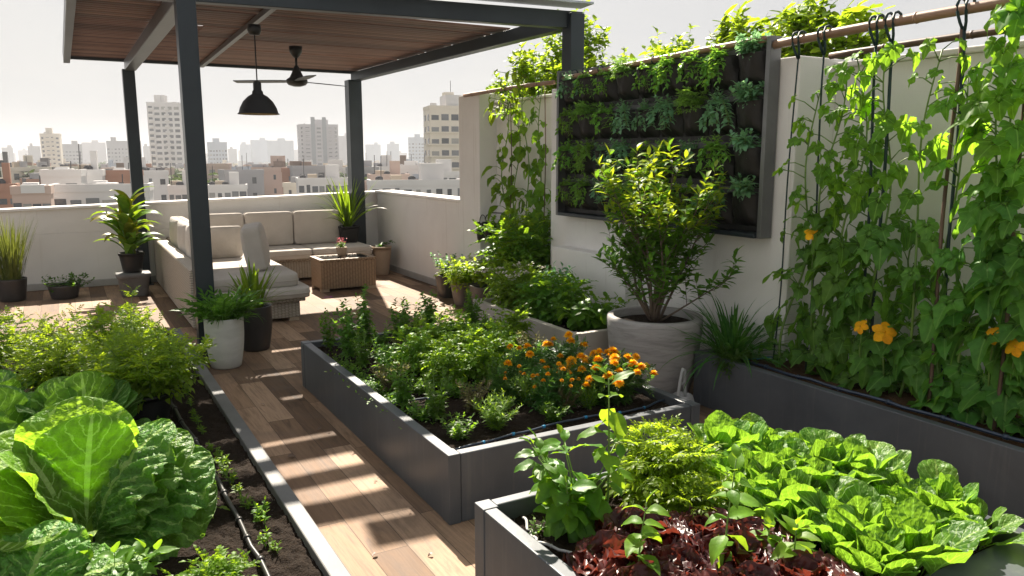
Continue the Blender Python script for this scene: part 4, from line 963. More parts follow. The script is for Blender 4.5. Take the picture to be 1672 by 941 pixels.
marigold('small-flowered yellow-orange marigold in front of the large marigold bush',(2.24,3.44,.285),.22,.14,24,18,204,.017,'petal_yellow')
marigold('low marigold with tiny yellow blooms at the front drip hose of the middle bed',(2.12,3.68,.285),.17,.11,14,7,205,.015,'petal_yellow')

# ================================================================== BEIGE PLANTER
bush('dark green leafy clump at the near end of the pale planter box',(3.40,4.74,.34),22,.26,.30,ovate_pet,.16,7,'tomato','leafy_herb','plant',seed=301,pit=(-20,35))
bush('dense lobed-leaf clump in the middle of the pale planter box',(3.36,5.16,.34),22,.34,.26,tomleaf,.22,8,'tomato','leafy_herb','plant',seed=302,pit=(-20,40))
t=bush('light green clump with pale pink flower clusters, far end of the pale planter box',(3.34,5.72,.34),26,.38,.30,tomleaf,.18,8,'herb_light','leafy_herb','plant',seed=303,pit=(-20,40))
rr=R_(5); F=MB()
for i in range(26):
    cx,cy=rr.uniform(-.28,.28),rr.uniform(-.3,.3)
    for q in range(9): put(F,petal,(cx+rr.gauss(0,.018),cy+rr.gauss(0,.018),.38-.5*(cx*cx+cy*cy)+rr.gauss(0,.006)),rr.uniform(0,6.3),RAD(rr.uniform(0,60)),0,.026)
part('flower',F,L['petal_white'],t)
bush('upright grey-green herb behind the flowering clump, near the wall',(3.58,5.45,.34),14,.42,.14,ovate,.11,8,'herb_blue','leafy_herb','plant',seed=304)

# ================================================================== FRONT BED
pl=bush('tall pepper plant with pointed glossy leaves at the far left of the front bed',(1.42,2.04,.385),8,.33,.20,ovate_pet,.15,5,'tomato','pepper_plant','plant',seed=401,pit=(-35,35),sr=.005)
S,F=stemplant(R_(402),1,.56,.03,ovate_pet,.15,9,.35,(-30,30),sr=.006,base=(.10,-.02,0)); part('stem',S,M['stem_green'],pl); part('foliage',F,L['herb_light'],pl)
S,F=stemplant(R_(403),2,.34,.22,ovate_pet,.14,5,.4,(-40,30),sr=.004,yaw0=RAD(165)); part('stem',S,M['stem_green'],pl); part('foliage',F,L['tomato'],pl)
cel=bush('frilly light green mustard plant between the pepper and the spinach',(1.79,2.06,.385),16,.27,.15,parsley,.17,8,'bush','mustard_plant','plant',seed=404,pit=(-10,45))
bush('low frilly light green mustard plant beside the divider, behind the red lettuce',(1.82,1.90,.385),10,.16,.11,parsley,.14,6,'bush','mustard_plant','plant',seed=405,pit=(-10,45))
redT=[leafgrid(16,16,lambda t:w_obov(t,.95,.15),.12,c,.14,6.4,i+20,.035) for i,c in enumerate((.4,.8,1.2))]
rp=[]
for q in range(3):
    t=thing('red_lettuce','prototype','lettuce',(0,0,-50),0,'red lettuces in the front bed'); LABELS.pop('prototype',None)
    part('foliage',rosette(R_(410+q),redT,50,.15,(20,88),r0=.07),L['red'],t); rp.append(t)
protos['red_l']=rp
rp_pos=[(1.36,1.72),(1.53,1.80),(1.70,1.72),(1.32,1.52),(1.48,1.58),(1.66,1.53),(1.80,1.62),(1.40,1.36),(1.57,1.38),(1.74,1.36)]
for i,(x,y) in enumerate(rp_pos):
    rown='back' if y>1.69 else 'middle' if y>1.45 else 'front'
    k=[p for p in rp_pos if ('back' if p[1]>1.69 else 'middle' if p[1]>1.45 else 'front')==rown]; idx=sorted(k).index((x,y))
    place('red_l',(x,y,.385),f'frilly dark red lettuce, {rown} row of front bed, {ORD[idx]} from left board','red lettuces in the front bed',None,r.uniform(1.0,1.25))
for i,(u,v,h,lab) in enumerate(((1050,938,.30,'upright young pepper seedling growing through the red lettuce, leftmost one'),(1180,925,.34,'tall young pepper seedling in front of the divider, the tallest in the red lettuce'),(1255,905,.17,'short seedling close to the divider, between the tall seedling and the spinach'),(1300,935,.22,'thin seedling in the red lettuce, right of the tall seedling'))):
    x,y,z=atz(u,v,.45); bush(lab,(x,min(y,2),.385),1,h+.05,.02,ovate,.13,6,'herb_light','seedling','seedling',seed=430+i,start=.3,pit=(-25,35),sr=.005)
bush('tiny sprout at the back left corner of the spinach section',(1.98,2.18,.385),4,.08,.05,small,.03,4,'herb','seedling','seedling',seed=440)
bush('tiny sprout by the pale drip line in the front bed corner',(1.29,2.1,.385),4,.05,.04,small,.03,3,'herb','seedling','seedling',seed=441)
spT=[leafgrid(10,6,lambda t:w_obov(t,.56,.36),.24,c,.03,1.6,i+30,.006,0,.02) for i,c in enumerate((.0,.3,.7))]
sp_=[]
for q in range(4):
    t=thing('spinach_plant','prototype','spinach',(0,0,-50),0,'spinach plants in the front bed'); LABELS.pop('prototype',None)
    part('foliage',rosette(R_(450+q),spT,15,.235,(55,95),r0=.05),L['spinach'],t); sp_.append(t)
protos['sp']=sp_
sr_=['front','second','third','fourth','fifth','sixth','back']
for j in range(7):
    for i in range(5):
        x=1.985+.128*i+r.uniform(-.02,.02); y=1.30+.142*j+r.uniform(-.025,.025)
        place('sp',(x,y,.385),f'bright green spinach plant, {sr_[j]} row of its section, {ORD[i]} from the divider','spinach plants in the front bed',None,r.uniform(.66,1.06))

# ================================================================== POCKET PLANTER (vertical garden)
vg=thing('pocket_planter','large black felt pocket planter in a grey metal frame hung on the white wall','planter',(3.99,3.60,1.15))
W_,H_=2.34,1.20
def vpart(name,x0,x1,y0,y1,z0,z1,mat): return part(name,B(x0,x1,y0,y1,z0,z1),M[mat],vg,False,.004)
vpart('frame_rail',-.10,.0,-.035,.0,-.03,H_+.04,'panel'); vpart('frame_rail',-.12,.0,W_,W_+.035,-.03,H_+.04,'steel'); vpart('frame_rail',-.12,0,.002,W_-.002,-.03,0,'metal'); vpart('frame_rail',-.05,0,.002,W_-.002,H_,H_+.035,'panel')
vpart('felt_panel',-.04,-.01,.003,W_-.003,.003,H_-.003,'felt')
NC,NR=9,4; cw=W_/NC; rh=H_/NR
for j in range(NR): part('webbing_strip',B(-.048,-.0405,.01,W_-.01,j*rh+.245,j*rh+.295),M['felt_strip'],vg,False,.002)
def pocket(seed):
    rng=np.random.RandomState(seed); nu,nv=14,10
    u=np.linspace(-1,1,nu+1); v=np.linspace(0,1,nv+1); U,Vv=np.meshgrid(u,v,indexing='ij')
    d=.115*(np.clip(1-np.abs(U)**2.6,0,1))*(.45+.55*Vv**.8)*np.where(Vv<.15,Vv/.15,1)+.006
    d+=.006*np.sin(U*7+rng.uniform(0,6))*np.sin(Vv*6+rng.uniform(0,6))+.004*np.sin(U*15+Vv*9)
    x=-.04-d; y=U*cw*.47*(1-.06*(1-Vv)); z=.02+Vv*rh*.74-.02*(1-U*U)*(Vv>.99)
    mb=MB(); mb.add(np.stack([x,y,z],-1).reshape(-1,3),gridq(nu,nv)); 
    s_=MB(); return mb
pmesh=[pocket(i).mesh('pocket',M['felt']) for i in range(5)]
# soil fill inside pockets
def fill():
    mb=MB(); u=np.linspace(-1,1,9); d=.10*np.clip(1-np.abs(u)**2.6,0,1)+.004
    V=[(-.041,q*cw*.44,.185) for q in u]+[(-.04-dd,q*cw*.44,.18) for q,dd in zip(u,d)]
    mb.add(V,[(i,i+1,10+i,9+i) for i in range(8)]); return mb
fmesh=fill().mesh('soil',M['soil'])
r=R_(500); pv=[]
def trail(seed,kind):
    rr=R_(seed); S=MB();F=MB()
    if kind=='trail':
        for i in range(9):
            ya=PI+rr.uniform(-1.1,1.1); ln=rr.uniform(.04,.17); P=[]
            for q in range(7):
                f=q/6; P.append((math.cos(ya)*(.05*f+.06*f*(1-f)),math.sin(ya)*.15*f,.06*math.sin(min(1,f*1.4)*PI*.7)-ln*f*f))
            tube(S,P,.0022,4)
            for q in range(12):
                f=.15+.85*q/11; p=[np.interp(f,np.linspace(0,1,7),[a[c] for a in P]) for c in range(3)]
                for e in (0,1): put(F,rr.choice(small),p,ya+(1.2 if e else -1.2)+rr.uniform(-.5,.5),RAD(rr.uniform(-50,30)),rr.uniform(-.5,.5),rr.uniform(.03,.052))
        stemplant(rr,9,.10,.085,small,.05,6,.2,(-10,50),S=S,Lm=F)
    else:
        stemplant(rr,14,.13,.10,parsley if kind=='frill' else ovate,.085 if kind=='frill' else .075,6,.2,(-25,45),S=S,Lm=F)
    return S,F
for k,kind,mat in (('a','trail','pocket'),('b','trail','pocket_blue'),('c','frill','pocket'),('d','leaf','pocket_blue'),('e','trail','pocket')):
    for q in range(2):
        S,F=trail(510+ord(k)*3+q,kind); protos.setdefault('p'+k,[]).append(proto('pocket_plant','plant',[('stem',S,M['stem_green']),('foliage',F,L[mat])],None,'plants in the wall pockets'))
pad={'a':'green trailing plant','b':'blue-green trailing plant','c':'frilly green herb','d':'small blue-green leafy plant','e':'light green trailing plant'}
rows=['bottom','third','second','top']; first=True
for j in range(NR):
    for i in range(NC):
        yy=W_-(i+.5)*cw; zz=j*rh+.02
        _p=part('pocket',pmesh[r.randrange(5)],None,vg,loc=(0,yy,zz)); part('soil',fmesh,None,_p)
        k=r.choice('abbcee') if i<7 else ('b' if i==7 else 'd')
        if i==7: k=r.choice('ba')
        if j==3 and i==8: k='d'
        if j==2 and i in(3,4,5): k='b'
        place('p'+k,(3.99-.085,3.60+yy,1.15+zz+.20),f'{pad[k]}, {rows[j]} row of wall pockets, {ORD[i]} from far end','plants in the wall pockets',r.uniform(-.35,.35),r.uniform(.9,1.3) if i<7 else (1.25 if i==7 else 1.2))

for _l in protos.values():
    for _o in _l:
        if id(_o) not in used:
            for _c in list(_o.children): bpy.data.objects.remove(_c)
            bpy.data.objects.remove(_o)
# ================================================================== BAMBOO RAILS, CORDS, VINES
def rail(label,a,b,rad,mat='wood_bamboo'):
    c=Vector(a); t=thing('bamboo_rail',label,'bamboo pole',a); d=Vector(b)-c; n=14; P=[];rr=[]
    for i in range(n+1):
        f=i/n; p=d*f; p.z+=.012*math.sin(f*3.1+1)-.012*math.sin(1); P.append(tuple(p)); rr.append(rad*(1+.04*math.sin(i*2.3)))
    part('cane',tube(MB(),P,rr,12),M[mat],t)
    for f in (.18,.43,.69,.9):
        p=d*f; p.z+=.012*math.sin(f*3.1+1)-.012*math.sin(1); e=d.normalized()*.008; part('node',tube(MB(),[tuple(p-e),tuple(p),tuple(p+e)],[rad*1.05,rad*1.16,rad*1.05],12),M[mat],t)
    return t
rail('bamboo pole along the wall top above the climbing vine',(4.0,6.22,2.32),(4.02,8.12,2.345),.02)
rail('bamboo pole running above the black pocket planter',(3.90,3.62,2.375),(3.92,5.98,2.345),.021)
rail('thick bamboo pole at the front of the cucumber trellis',(3.93,3.60,2.335),(3.95,1.35,2.40),.027)
rail('thinner dark bamboo pole behind the cucumber vines at the wall top',(4.22,3.38,2.265),(4.26,1.35,2.31),.02,'cane')
r=R_(601)
RZ=lambda y: 2.335+(3.60-y)/2.25*.065+.012
def cord(label,y0,y1,mat,x1=3.93,z1=.33,rad=.007,hook=True,name='support_string',cat='string',ph=0):
    x0,z0=3.935,RZ(y0); t=thing(name,label,cat,(x0,y0,z0)); P=[(0,0,-.10)]
    for i in range(1,13):
        f=i/12; P.append(((x1-x0)*f+.006*math.sin(f*9+ph),(y1-y0)*f+.01*math.sin(f*7+ph),-.10-(z0-.10-z1)*f))
    part('cord',tube(MB(),P,rad,7),M[mat],t)
    if hook:
        m=MB()
        for e in (-.022,.022):
            Q=[(0,e*.2,-.12),(-.014,e*.7,-.08),(-.034,e,-.03),(-.04,e,.0),(-.026,e,.028),(0,e,.037),(.026,e,.028),(.036,e,0),(.03,e*.9,-.02)]
            tube(m,Q,.0075,7)
        part('hook',m,M['cord'],t)
    return t
def ypx(u,v=60): return atx(u,v,3.935)[1]
cord('thin dark cord at the far left end of the cucumber trellis',ypx(1305,72),ypx(1268,520),'cord',z1=.34,rad=.005)
cord('dark cord second from the left on the cucumber trellis',ypx(1347,65),ypx(1322,560),'cord',z1=.33,rad=.006,ph=1)
cord('blue-green cord on paired hooks in the middle of the trellis, left one',ypx(1432,50),ypx(1420,430),'cord',z1=.34,rad=.008,ph=2)
cord('blue-green cord on paired hooks in the middle of the trellis, right one',ypx(1458,48),ypx(1436,440),'cord',z1=.34,rad=.009,ph=3)
cord('dark green cord hanging from the big double hook on the right of the trellis',ypx(1576,28),ypx(1558,420),'cord',z1=.34,rad=.009,ph=4)
cord('brown cane slanting down from the big double hook on the right of the trellis',ypx(1576,28)+.01,ypx(1540,540),'cane',x1=3.85,z1=.33,rad=.010,hook=False,name='support_cane',cat='cane',ph=5)
cord('brown cane at the right edge of the photo among the largest leaves',ypx(1690,20),ypx(1655,560),'cane',x1=3.85,z1=.33,rad=.010,hook=False,name='support_cane',cat='cane',ph=6)
def tie(label,y,z,X):
    t=thing('rope_tie',label,'tie',(X,y,z)); m=torus(MB(),(0,0,0),.028,.005,'y',14,5); tube(m,[(0,0,-.028),(.0,.01,-.07),(-.005,.0,-.13)],.003,5); part('loop',m,M['cord'],t)
for i,y in enumerate((5.75,5.60,5.38,5.20,4.70,4.25)): tie(f'dark rope tie round the bamboo pole above the pocket planter, {ORD[i]} from the far end',y,2.358,3.91)
for i,y in enumerate((7.15,6.85,6.5)): tie(f'dark rope tie round the bamboo pole above the climbing vine, {ORD[i]} from the far end',y,2.335,4.01)

def vine(label,y0,ytop,z0,z1,seed,step=.06,size=(.19,.10),spread=.13,mat='cuc',flowers=(),x0=3.93,name='cucumber_vine',cat='vine',group='cucumber vines on the trellis',Ts=None,gap=None,double=.5,mat2=None,base=None):
    rr=R_(seed); Ts=Ts or cucs; b=base or (x0,y0,z0); t=thing(name,label,cat,b,0,group); S=MB();F=MB();F2=MB()
    n=int((z1-z0)/step); P=[]
    for i in range(n+1):
        f=i/n; P.append((x0-b[0]+.03*math.sin(f*11+seed),(y0+(ytop-y0)*f-b[1])+.04*math.sin(f*8+seed*2),f*(z1-z0)))
    tube(S,P,np.linspace(.009,.004,n+1),6)
    for i in range(n+1):
        f=i/n; z=z0+f*(z1-z0)
        if gap and gap[0]<z<gap[1] and rr.random()<gap[2]: continue
        for e in range(2 if rr.random()<double*(1.15-.6*f) else 1):
            ya=PI+rr.uniform(-1.9,1.9); pl_=rr.uniform(.4,1.0)*spread; up=rr.uniform(.0,.09)
            p=np.array(P[i]); q=p+np.array([math.cos(ya)*pl_,math.sin(ya)*pl_*1.25,up]); q[0]=max(q[0],3.90-b[0]) if (z<.75 and cat=='vine' and x0<4) else q[0]; m_=(p+q)/2+np.array([0,0,.015])
            tube(S,[tuple(p),tuple(m_),tuple(q)],[.004,.003,.002],4)
            s_=1.22*(size[0]+(size[1]-size[0])*f)*rr.uniform(.65,1.15)
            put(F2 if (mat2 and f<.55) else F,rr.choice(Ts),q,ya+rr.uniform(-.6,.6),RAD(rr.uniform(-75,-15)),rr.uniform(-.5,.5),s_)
    part('stem',S,M['stem_green'],t); part('foliage',F,L[mat],t)
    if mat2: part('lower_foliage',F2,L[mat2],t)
    for (fu,fv,rad) in flowers:
        fx,fy,z=atx(fu,fv,3.80); dx,dy=fx-x0,fy-y0
        o=part('flower',flower5(rr,rad,5,.15),L['petal_yellow'],t,loc=(dx+x0-b[0],dy+y0-b[1],z-z0)); o.rotation_euler=(RAD(rr.uniform(10,25)),RAD(-58),rr.uniform(-.6,.6))
        e=(dx+x0-b[0],dy+y0-b[1],z-z0); part('flower_stalk',tube(MB(),[e,(e[0]+.03,e[1]+.012,e[2]-.05),(e[0]+.05,e[1]+.03,e[2]-.15),(e[0]+.12,e[1]+.05,.02)],[.006,.004,.005,.006],5),M['stem_green'],t)
    return t
Y=lambda u:atx(u,300,3.93)[1]
z0=.32
vine('cucumber vine climbing the left end of the trellis, with sparse outer leaves',Y(1300),Y(1330),z0,2.05,701,.065,(.15,.09),.14,'cuc',[(1327,382,.052)],double=.5,mat2='cuc_shade')
vine('dense cucumber vine on the second cord from the left',Y(1345),Y(1360),z0,2.12,702,.05,(.19,.10),.14,'cuc',[],mat2='cuc_shade',double=.6)
vine('dense cucumber vine left of the paired blue-green cords',Y(1390),Y(1395),z0,2.15,703,.05,(.20,.11),.14,'cuc',[(1405,533,.048),(1444,543,.070)],mat2='cuc_shade',double=.6)
vine('cucumber vine climbing the paired blue-green cords',Y(1440),Y(1445),z0,2.20,704,.052,(.22,.12),.14,'cuc',[],mat2='cuc_shade',double=.6)
vine('thin cucumber vine between the paired cords and the brown cane, bare in the middle',Y(1500),Y(1510),z0,2.18,705,.055,(.20,.11),.13,'cuc',[],gap=(1.05,2.0,.75),mat2='cuc_shade',double=.55)
vine('cucumber vine on the slanting brown cane',Y(1555),Y(1560),z0,2.05,706,.055,(.21,.12),.12,'cuc',[],gap=(1.2,1.95,.7),mat2='cuc_shade',double=.6)
vine('cucumber vine with large leaves right of the brown cane',Y(1610),Y(1625),z0,2.28,707,.052,(.24,.14),.14,'cuc',[(1622,547,.052)],mat2='cuc_shade',double=.6)
vine('tall cucumber vine with the largest leaves at the right edge of the photo',Y(1660),Y(1655),z0,2.48,708,.05,(.25,.16),.15,'cuc',[(1658,566,.055)],mat2='cuc_shade',double=.6)
vine('cucumber vine beyond the right edge of the photo, leaning in over the pole',Y(1730),Y(1690),z0,2.5,709,.052,(.24,.15),.15,'cuc',[],mat2='cuc_shade',double=.6)
vine('back row cucumber vine close to the wall at the left',Y(1370),Y(1380),z0,1.9,710,.06,(.18,.11),.13,'cuc_shade',[],x0=4.12,double=.6)
vine('back row cucumber vine close to the wall in the middle',Y(1470),Y(1470),z0,1.25,711,.06,(.19,.13),.13,'cuc_shade',[],x0=4.12,double=.7)
if 0: vine('back row cucumber vine close to the wall at the right',Y(1600),Y(1600),z0,1.5,712,.06,(.19,.13),.13,'cuc_shade',[],x0=4.12,double=.7)
for i,(u,v,lab) in enumerate(((1480,640,'young cucumber plant low in the planter, left of the orange flowers'),(1565,655,'young cucumber plant low in the planter, below the brown cane'),(1640,690,'young squash plant with a thick pale stem at the right of the planter'),(1420,610,'young cucumber plant low in the planter, under the pair of yellow flowers'))):
    x,y,z=atz(u,v,.32); bush(lab,(x,y,.32),5,.26,.14,cucs,.14,3,'cuc','cucumber_plant','plant',seed=720+i,pit=(-50,10),sr=.006,lay=1)
# grassy tuft at planter end
t=thing('grass_tuft','dark green grassy tuft spilling over the near corner of the trellis planter','plant',(3.74,3.62,.33)); 
F=tuft(R_(731),170,.52,.014,(15,85),(.4,1.7),.08,8); S=MB(); G=MB(); stemplant(R_(732),16,.10,.16,feather,.11,6,.2,(-50,20),S=S,Lm=G,base=(-.08,-.06,0)); part('foliage',F,L['blade_dark'],t); part('stem',S,M['stem_green'],t); part('trailing_foliage',G,L['tomato_dark'],t)
# bean vine on the far wall
for i,(u,n_,lab) in enumerate(((828,1,'leafy bean vine hanging down the recessed wall, leftmost strand'),(845,1,'thick bean vine in the middle of the recessed wall'),(862,1,'bean vine next to the middle one on the recessed wall'),(885,1,'thin bean vine on a brown string at the right of the recessed wall'))):
    y=atx(u,300,4.12)[1]; vine(lab,y,y+.05,.35,2.3,740+i,.07,(.20,.11),.10,'tomato',[],x0=4.12,name='bean_vine',cat='vine',group='bean vines on the recessed wall',Ts=cucs+ovate,double=.7,gap=(1.3,2.0,.15))
for i,(u,lab) in enumerate(((836,'thin brown string behind the bean vines, left one'),(892,'thin brown string at the right of the bean vines'))):
    y=atx(u,200,4.08)[1]; t=thing('support_string',lab,'string',(4.06,y,2.33)); part('cord',tube(MB(),[(0,0,0),(.01,-.01,-.7),(0,.01,-1.6)],.005,6),M['cane'],t)
# shrubs behind / over the wall
def walltop(name,label,loc,n,h,sp,Ts,ls,mat,seed,twigs=6,lv=12,twl=.25,flat=0,bare=.45,mat2=None,trunk=2.0,cat='bush'):
    rr=R_(seed); t=thing(name,label,cat,loc); S,A,Bm=shrub(rr,n,h,sp,Ts,ls,twigs,lv,twl,.7 if n>8 else 3,.008,bare,flat=flat)
    for X in (S,A,Bm):
        for a in X.V: a[:,2]+=trunk
    tube(S,[(0,0,0),(.03,.02,trunk*.5),(0,0,trunk+.05)],[.035,.028,.02],7)
    part('trunk',S,M['bark'],t); part('foliage',A,L[mat],t)
    if Bm.V: part('young_shoots',Bm,L[mat2 or mat],t)
    return t
walltop('vine_bush','leafy creeper bushing over the wall top above the climbing vine',(4.62,7.25,0),16,.62,.50,palm+ovate,.10,'bush',801,mat2='bush',flat=0)
walltop('vine_bush','low leafy creeper trailing along the far end of the tall wall top',(4.62,7.95,0),14,.40,.34,palm+ovate,.09,'herb_light',802)
walltop('vine_bush','yellow-green creeper along the wall top left of the pergola post',(4.68,6.72,0),14,.46,.40,palm+ovate,.09,'bush',803)
walltop('young_tree','slim young tree standing behind the wall left of the pergola post',(4.9,7.15,0),8,1.0,.30,ovate,.09,'tree',804,8,12,.26,trunk=2.0,cat='tree')
walltop('fig_bush','leafy fig-like bush behind the wall above the pocket planter, the taller one',(4.72,4.42,0),11,.62,.40,palm,.20,'tree',805,4,6,.24)
walltop('fig_bush','leafy fig-like bush behind the wall at the right end of the pocket planter',(4.75,3.85,0),9,.62,.36,palm,.20,'tree',806,4,6,.22)
walltop('vine_bush','creeper leaves peeping over the wall above the middle of the pocket planter',(4.5,5.05,0),12,.46,.32,palm+ovate,.09,'bush',807)
walltop('vine_bush','low sparse creeper over the wall at the far half of the pocket planter',(4.5,5.5,0),7,.36,.26,palm+ovate,.08,'bush',808)
# overhanging branches at left wall top (vine front)
vine('leafy creeper spilling over the front of the bamboo pole above the bean vines',7.25,6.9,2.05,2.42,811,.02,(.12,.09),.22,'bush',[],x0=4.05,name='vine_bush',cat='vine',group=None,Ts=palm+ovate,double=.9)

rr=R_(951)
for i,(u,v) in enumerate(((475,745),(520,700),(452,812),(610,905),(560,640),(700,905),(430,660),(1180,690))):
    x,y,z=atz(u,v,.012); t=thing('fallen_leaf','small dry leaf fallen on the wooden deck','leaf',(x,y,.008),rr.uniform(0,6),'dry leaves on the deck'); m=MB(); put(m,ovate[i%3],(0,-.02,.004),PI/2,.15,rr.uniform(-.4,.4),rr.uniform(.03,.055)); part('blade',m,M['cane'],t)
# ================================================================== CITY
def citymat(name,c,rough=.85): return mottled(name,[x*.9 for x in c],[min(1,x*1.06) for x in c],.08,rough,0,.05,.02,5,2,.2,(1,1,.4))
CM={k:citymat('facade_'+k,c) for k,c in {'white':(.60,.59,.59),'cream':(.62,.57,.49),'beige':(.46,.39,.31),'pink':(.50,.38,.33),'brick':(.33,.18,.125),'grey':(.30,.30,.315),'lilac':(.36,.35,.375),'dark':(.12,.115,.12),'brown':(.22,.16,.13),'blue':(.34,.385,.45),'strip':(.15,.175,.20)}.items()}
WM,_nt,_o=newmat('city_window'); _oi=N(_nt,'ShaderNodeObjectInfo'); _r=ramp(_nt,[(0,(.02,.025,.032)),(.6,(.06,.07,.085)),(.85,(.14,.15,.16)),(1,(.3,.29,.26))]); _nt.links.new(_oi.outputs['Random'],_r.inputs[0]); pbr(_nt,_o,_r.outputs[0],.25,0,.5)
RM=citymat('roof_felt',(.33,.31,.30)); TK=citymat('water_tank',(.05,.05,.055))
UB=B(-.5,.5,0,1,-.5,.5)
_win=UB.mesh('window',WM,False)
def building(label,c,w,d,h,rz,mat,wins=None,cabin=True,tank=0,slab=None,rr=None,group=None,name='city_building',cat='building',bandmat=None,side=True,parapet=True,balc=None):
    """c = centre of the front foot of the facade; local -Y faces the terrace"""
    t=thing(name,label,cat,c,rz,group); cm=CM[mat]
    part('wall',B(-w/2,w/2,0,d,0,h),cm,t,False)
    _rf=part('roof',B(-w/2+.3,w/2-.3,.3,d-.3,h+.01,h+.12),RM,t,False)
    if parapet:
        m=MB(); box(m,-w/2-.1,w/2+.1,-.12,.2,h,h+.9); box(m,-w/2-.1,-w/2+.2,.2,d,h,h+.9); box(m,w/2-.2,w/2+.1,.2,d,h,h+.9); part('parapet',m,cm,_rf,False)
    if wins:
        cols,rows_,ww,wh,z0,dz=wins; _rw=R_(int(abs(c[0])*13+cols))
        for i in range(cols):
            wk=_rw.choice((.55,.8,1,1,1.25)); zk=_rw.uniform(-.2,.2)
            for j in range(rows_):
                x=-w/2+w*(i+.5)/cols; z=h-z0-dz*j
                if z-wh/2<.5: continue
                o=part('window',_win,None,t,loc=(x,-.06,z+zk*.5)); o.scale=(min(ww*wk,w/cols*.85),.2,wh*(1+zk))
        if side:
            nc=max(1,int(cols*d/w*.7))
            for i in range(min(nc,4)):
                for j in range(rows_):
                    z=h-z0-dz*j
                    if z-wh/2<.5: continue
                    for sx in ((-1,) if c[0]>0 and False else (-1,1)):
                        if cols*rows_+2*nc*rows_>100 and sx==1: continue
                        o=part('window',_win,None,t,loc=(sx*(w/2-.14) if sx>0 else -w/2-.06,d*(i+.5)/min(nc,4),z)); o.scale=(.2,ww,wh); 
                        o.location.y-=ww/2
    if slab:
        n,z0,dz,out_=slab
        for j in range(n): part('balcony_slab',B(-w/2-out_,w/2+out_,-out_,d*.5,z0+dz*j,z0+dz*j+.35),cm,t,False)
    rr=rr or R_(1)
    if cabin:
        cw_=w*rr.uniform(.22,.4); x=rr.uniform(-.25,.25)*w; part('stair_cabin',B(x-cw_/2,x+cw_/2,d*.35,d*.7,h+.1,h+.1+min(h*.08+1.5,5)),cm,_rf,False)
    if c[1]<700 or slab:
        for k in range(rr.randint(1,4)):
            x=rr.uniform(-.42,.42)*w; s_=rr.uniform(.8,2.6); q_=rr.uniform(.8,2.2); y=d*rr.uniform(.2,.8); part('roof_shed',B(x-s_/2,x+s_/2,y-s_*.4,y+s_*.4,h+.12,h+.12+q_),CM[rr.choice(['grey','beige','lilac','white','dark','brown'])],_rf,False)
        if rr.random()<.5:
            x=rr.uniform(-.4,.4)*w; part('aerial',tube(MB(),[(x,d*.3,h),(x+.1,d*.3,h+rr.uniform(2,5))],.06,4),TK,_rf)
    if balc:
        for x,bw in balc:
            for j in range(int(h/3)-1):
                m=MB(); z=h-3.2-3.05*j; box(m,x-bw/2,x+bw/2,-1.1,-.01,z,z+.18); box(m,x-bw/2,x+bw/2,-1.15,-1.05,z,z+1.0)
                if j<12: part('balcony',m,cm,t,False)
    for k in range(tank):
        x=rr.uniform(-.4,.4)*w; m=MB(); lathe(m,[(0,0),(.55,0),(.6,.3),(.6,1.1),(.3,1.35),(0,1.4)],10,(x,d*rr.uniform(.15,.3),h+.12)); part('water_tank',m,TK,_rf)
    return t
GZ=-25.0
def tower(label,u0,u1,vt,D,mat,wins,dep=.8,rot=0,**k):
    uc=(u0+u1)/2; c=far(uc,vt,D); w=(u1-u0)/1288.2*D; h=c[2]-GZ
    ang=-math.atan2(c[0],c[1])+RAD(rot)
    return building(label,(c[0],c[1],GZ),w,w*dep,h,ang,mat,wins,rr=R_(int(u0*7+vt)),name='tower_block',cat='tower',**k)
tower('tall white apartment tower just left of the front pergola post',247,297,172,430,'white',(5,19,2.0,1.6,2.2,3.0),1.1,-14,balc=[(-6.2,2.6),(1.8,2.4)])
tw2=tower('grey apartment tower with dark central strips and a roof block, mid picture',491,553,206,650,'lilac',(7,13,2.6,1.7,2.4,3.2),.8,5,balc=[(-10,6),(10,6)])
t=tower('cream apartment block with balcony bays behind the white pilaster',703,752,180,215,'cream',(3,11,2.0,1.6,2.2,3.2),1.2,12,slab=(10,4,3.2,.5))
for _x in (-4.5,4.5): part('dark_strip',B(_x-1.6,_x+1.6,-.35,-.02,0,58),CM['strip'],tw2,False)
part('stair_tower',B(.5,5.2,1.0,9.0,37.5,43),CM['white'],t,False); part('antenna',tube(MB(),[(2.5,4,43),(2.5,4,47)],.08,5),TK,t)
tower('beige apartment tower with a dark balcony stripe on the left skyline',70,98,221,560,'cream',(4,13,1.6,1.5,2.4,3.0),.8,-8,balc=[(0,6)])
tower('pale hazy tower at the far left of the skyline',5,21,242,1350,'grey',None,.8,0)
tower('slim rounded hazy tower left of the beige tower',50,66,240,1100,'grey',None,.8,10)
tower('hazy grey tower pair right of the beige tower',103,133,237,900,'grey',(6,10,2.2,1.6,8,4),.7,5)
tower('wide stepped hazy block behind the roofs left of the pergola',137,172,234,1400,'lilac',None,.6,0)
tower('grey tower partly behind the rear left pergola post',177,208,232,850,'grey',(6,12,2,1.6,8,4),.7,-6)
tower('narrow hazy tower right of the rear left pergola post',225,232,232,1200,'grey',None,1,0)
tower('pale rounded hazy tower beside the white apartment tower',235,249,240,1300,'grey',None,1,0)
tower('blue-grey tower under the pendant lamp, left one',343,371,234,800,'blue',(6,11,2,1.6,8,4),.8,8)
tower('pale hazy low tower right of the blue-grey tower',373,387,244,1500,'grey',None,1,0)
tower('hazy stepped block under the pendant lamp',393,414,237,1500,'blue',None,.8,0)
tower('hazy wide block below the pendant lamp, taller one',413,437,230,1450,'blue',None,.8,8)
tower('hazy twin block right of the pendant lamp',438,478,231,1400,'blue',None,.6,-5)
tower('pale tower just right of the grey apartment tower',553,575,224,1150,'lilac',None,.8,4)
tower('small hazy tower right of the rear right pergola post',598,622,237,1600,'blue',None,.8,4)
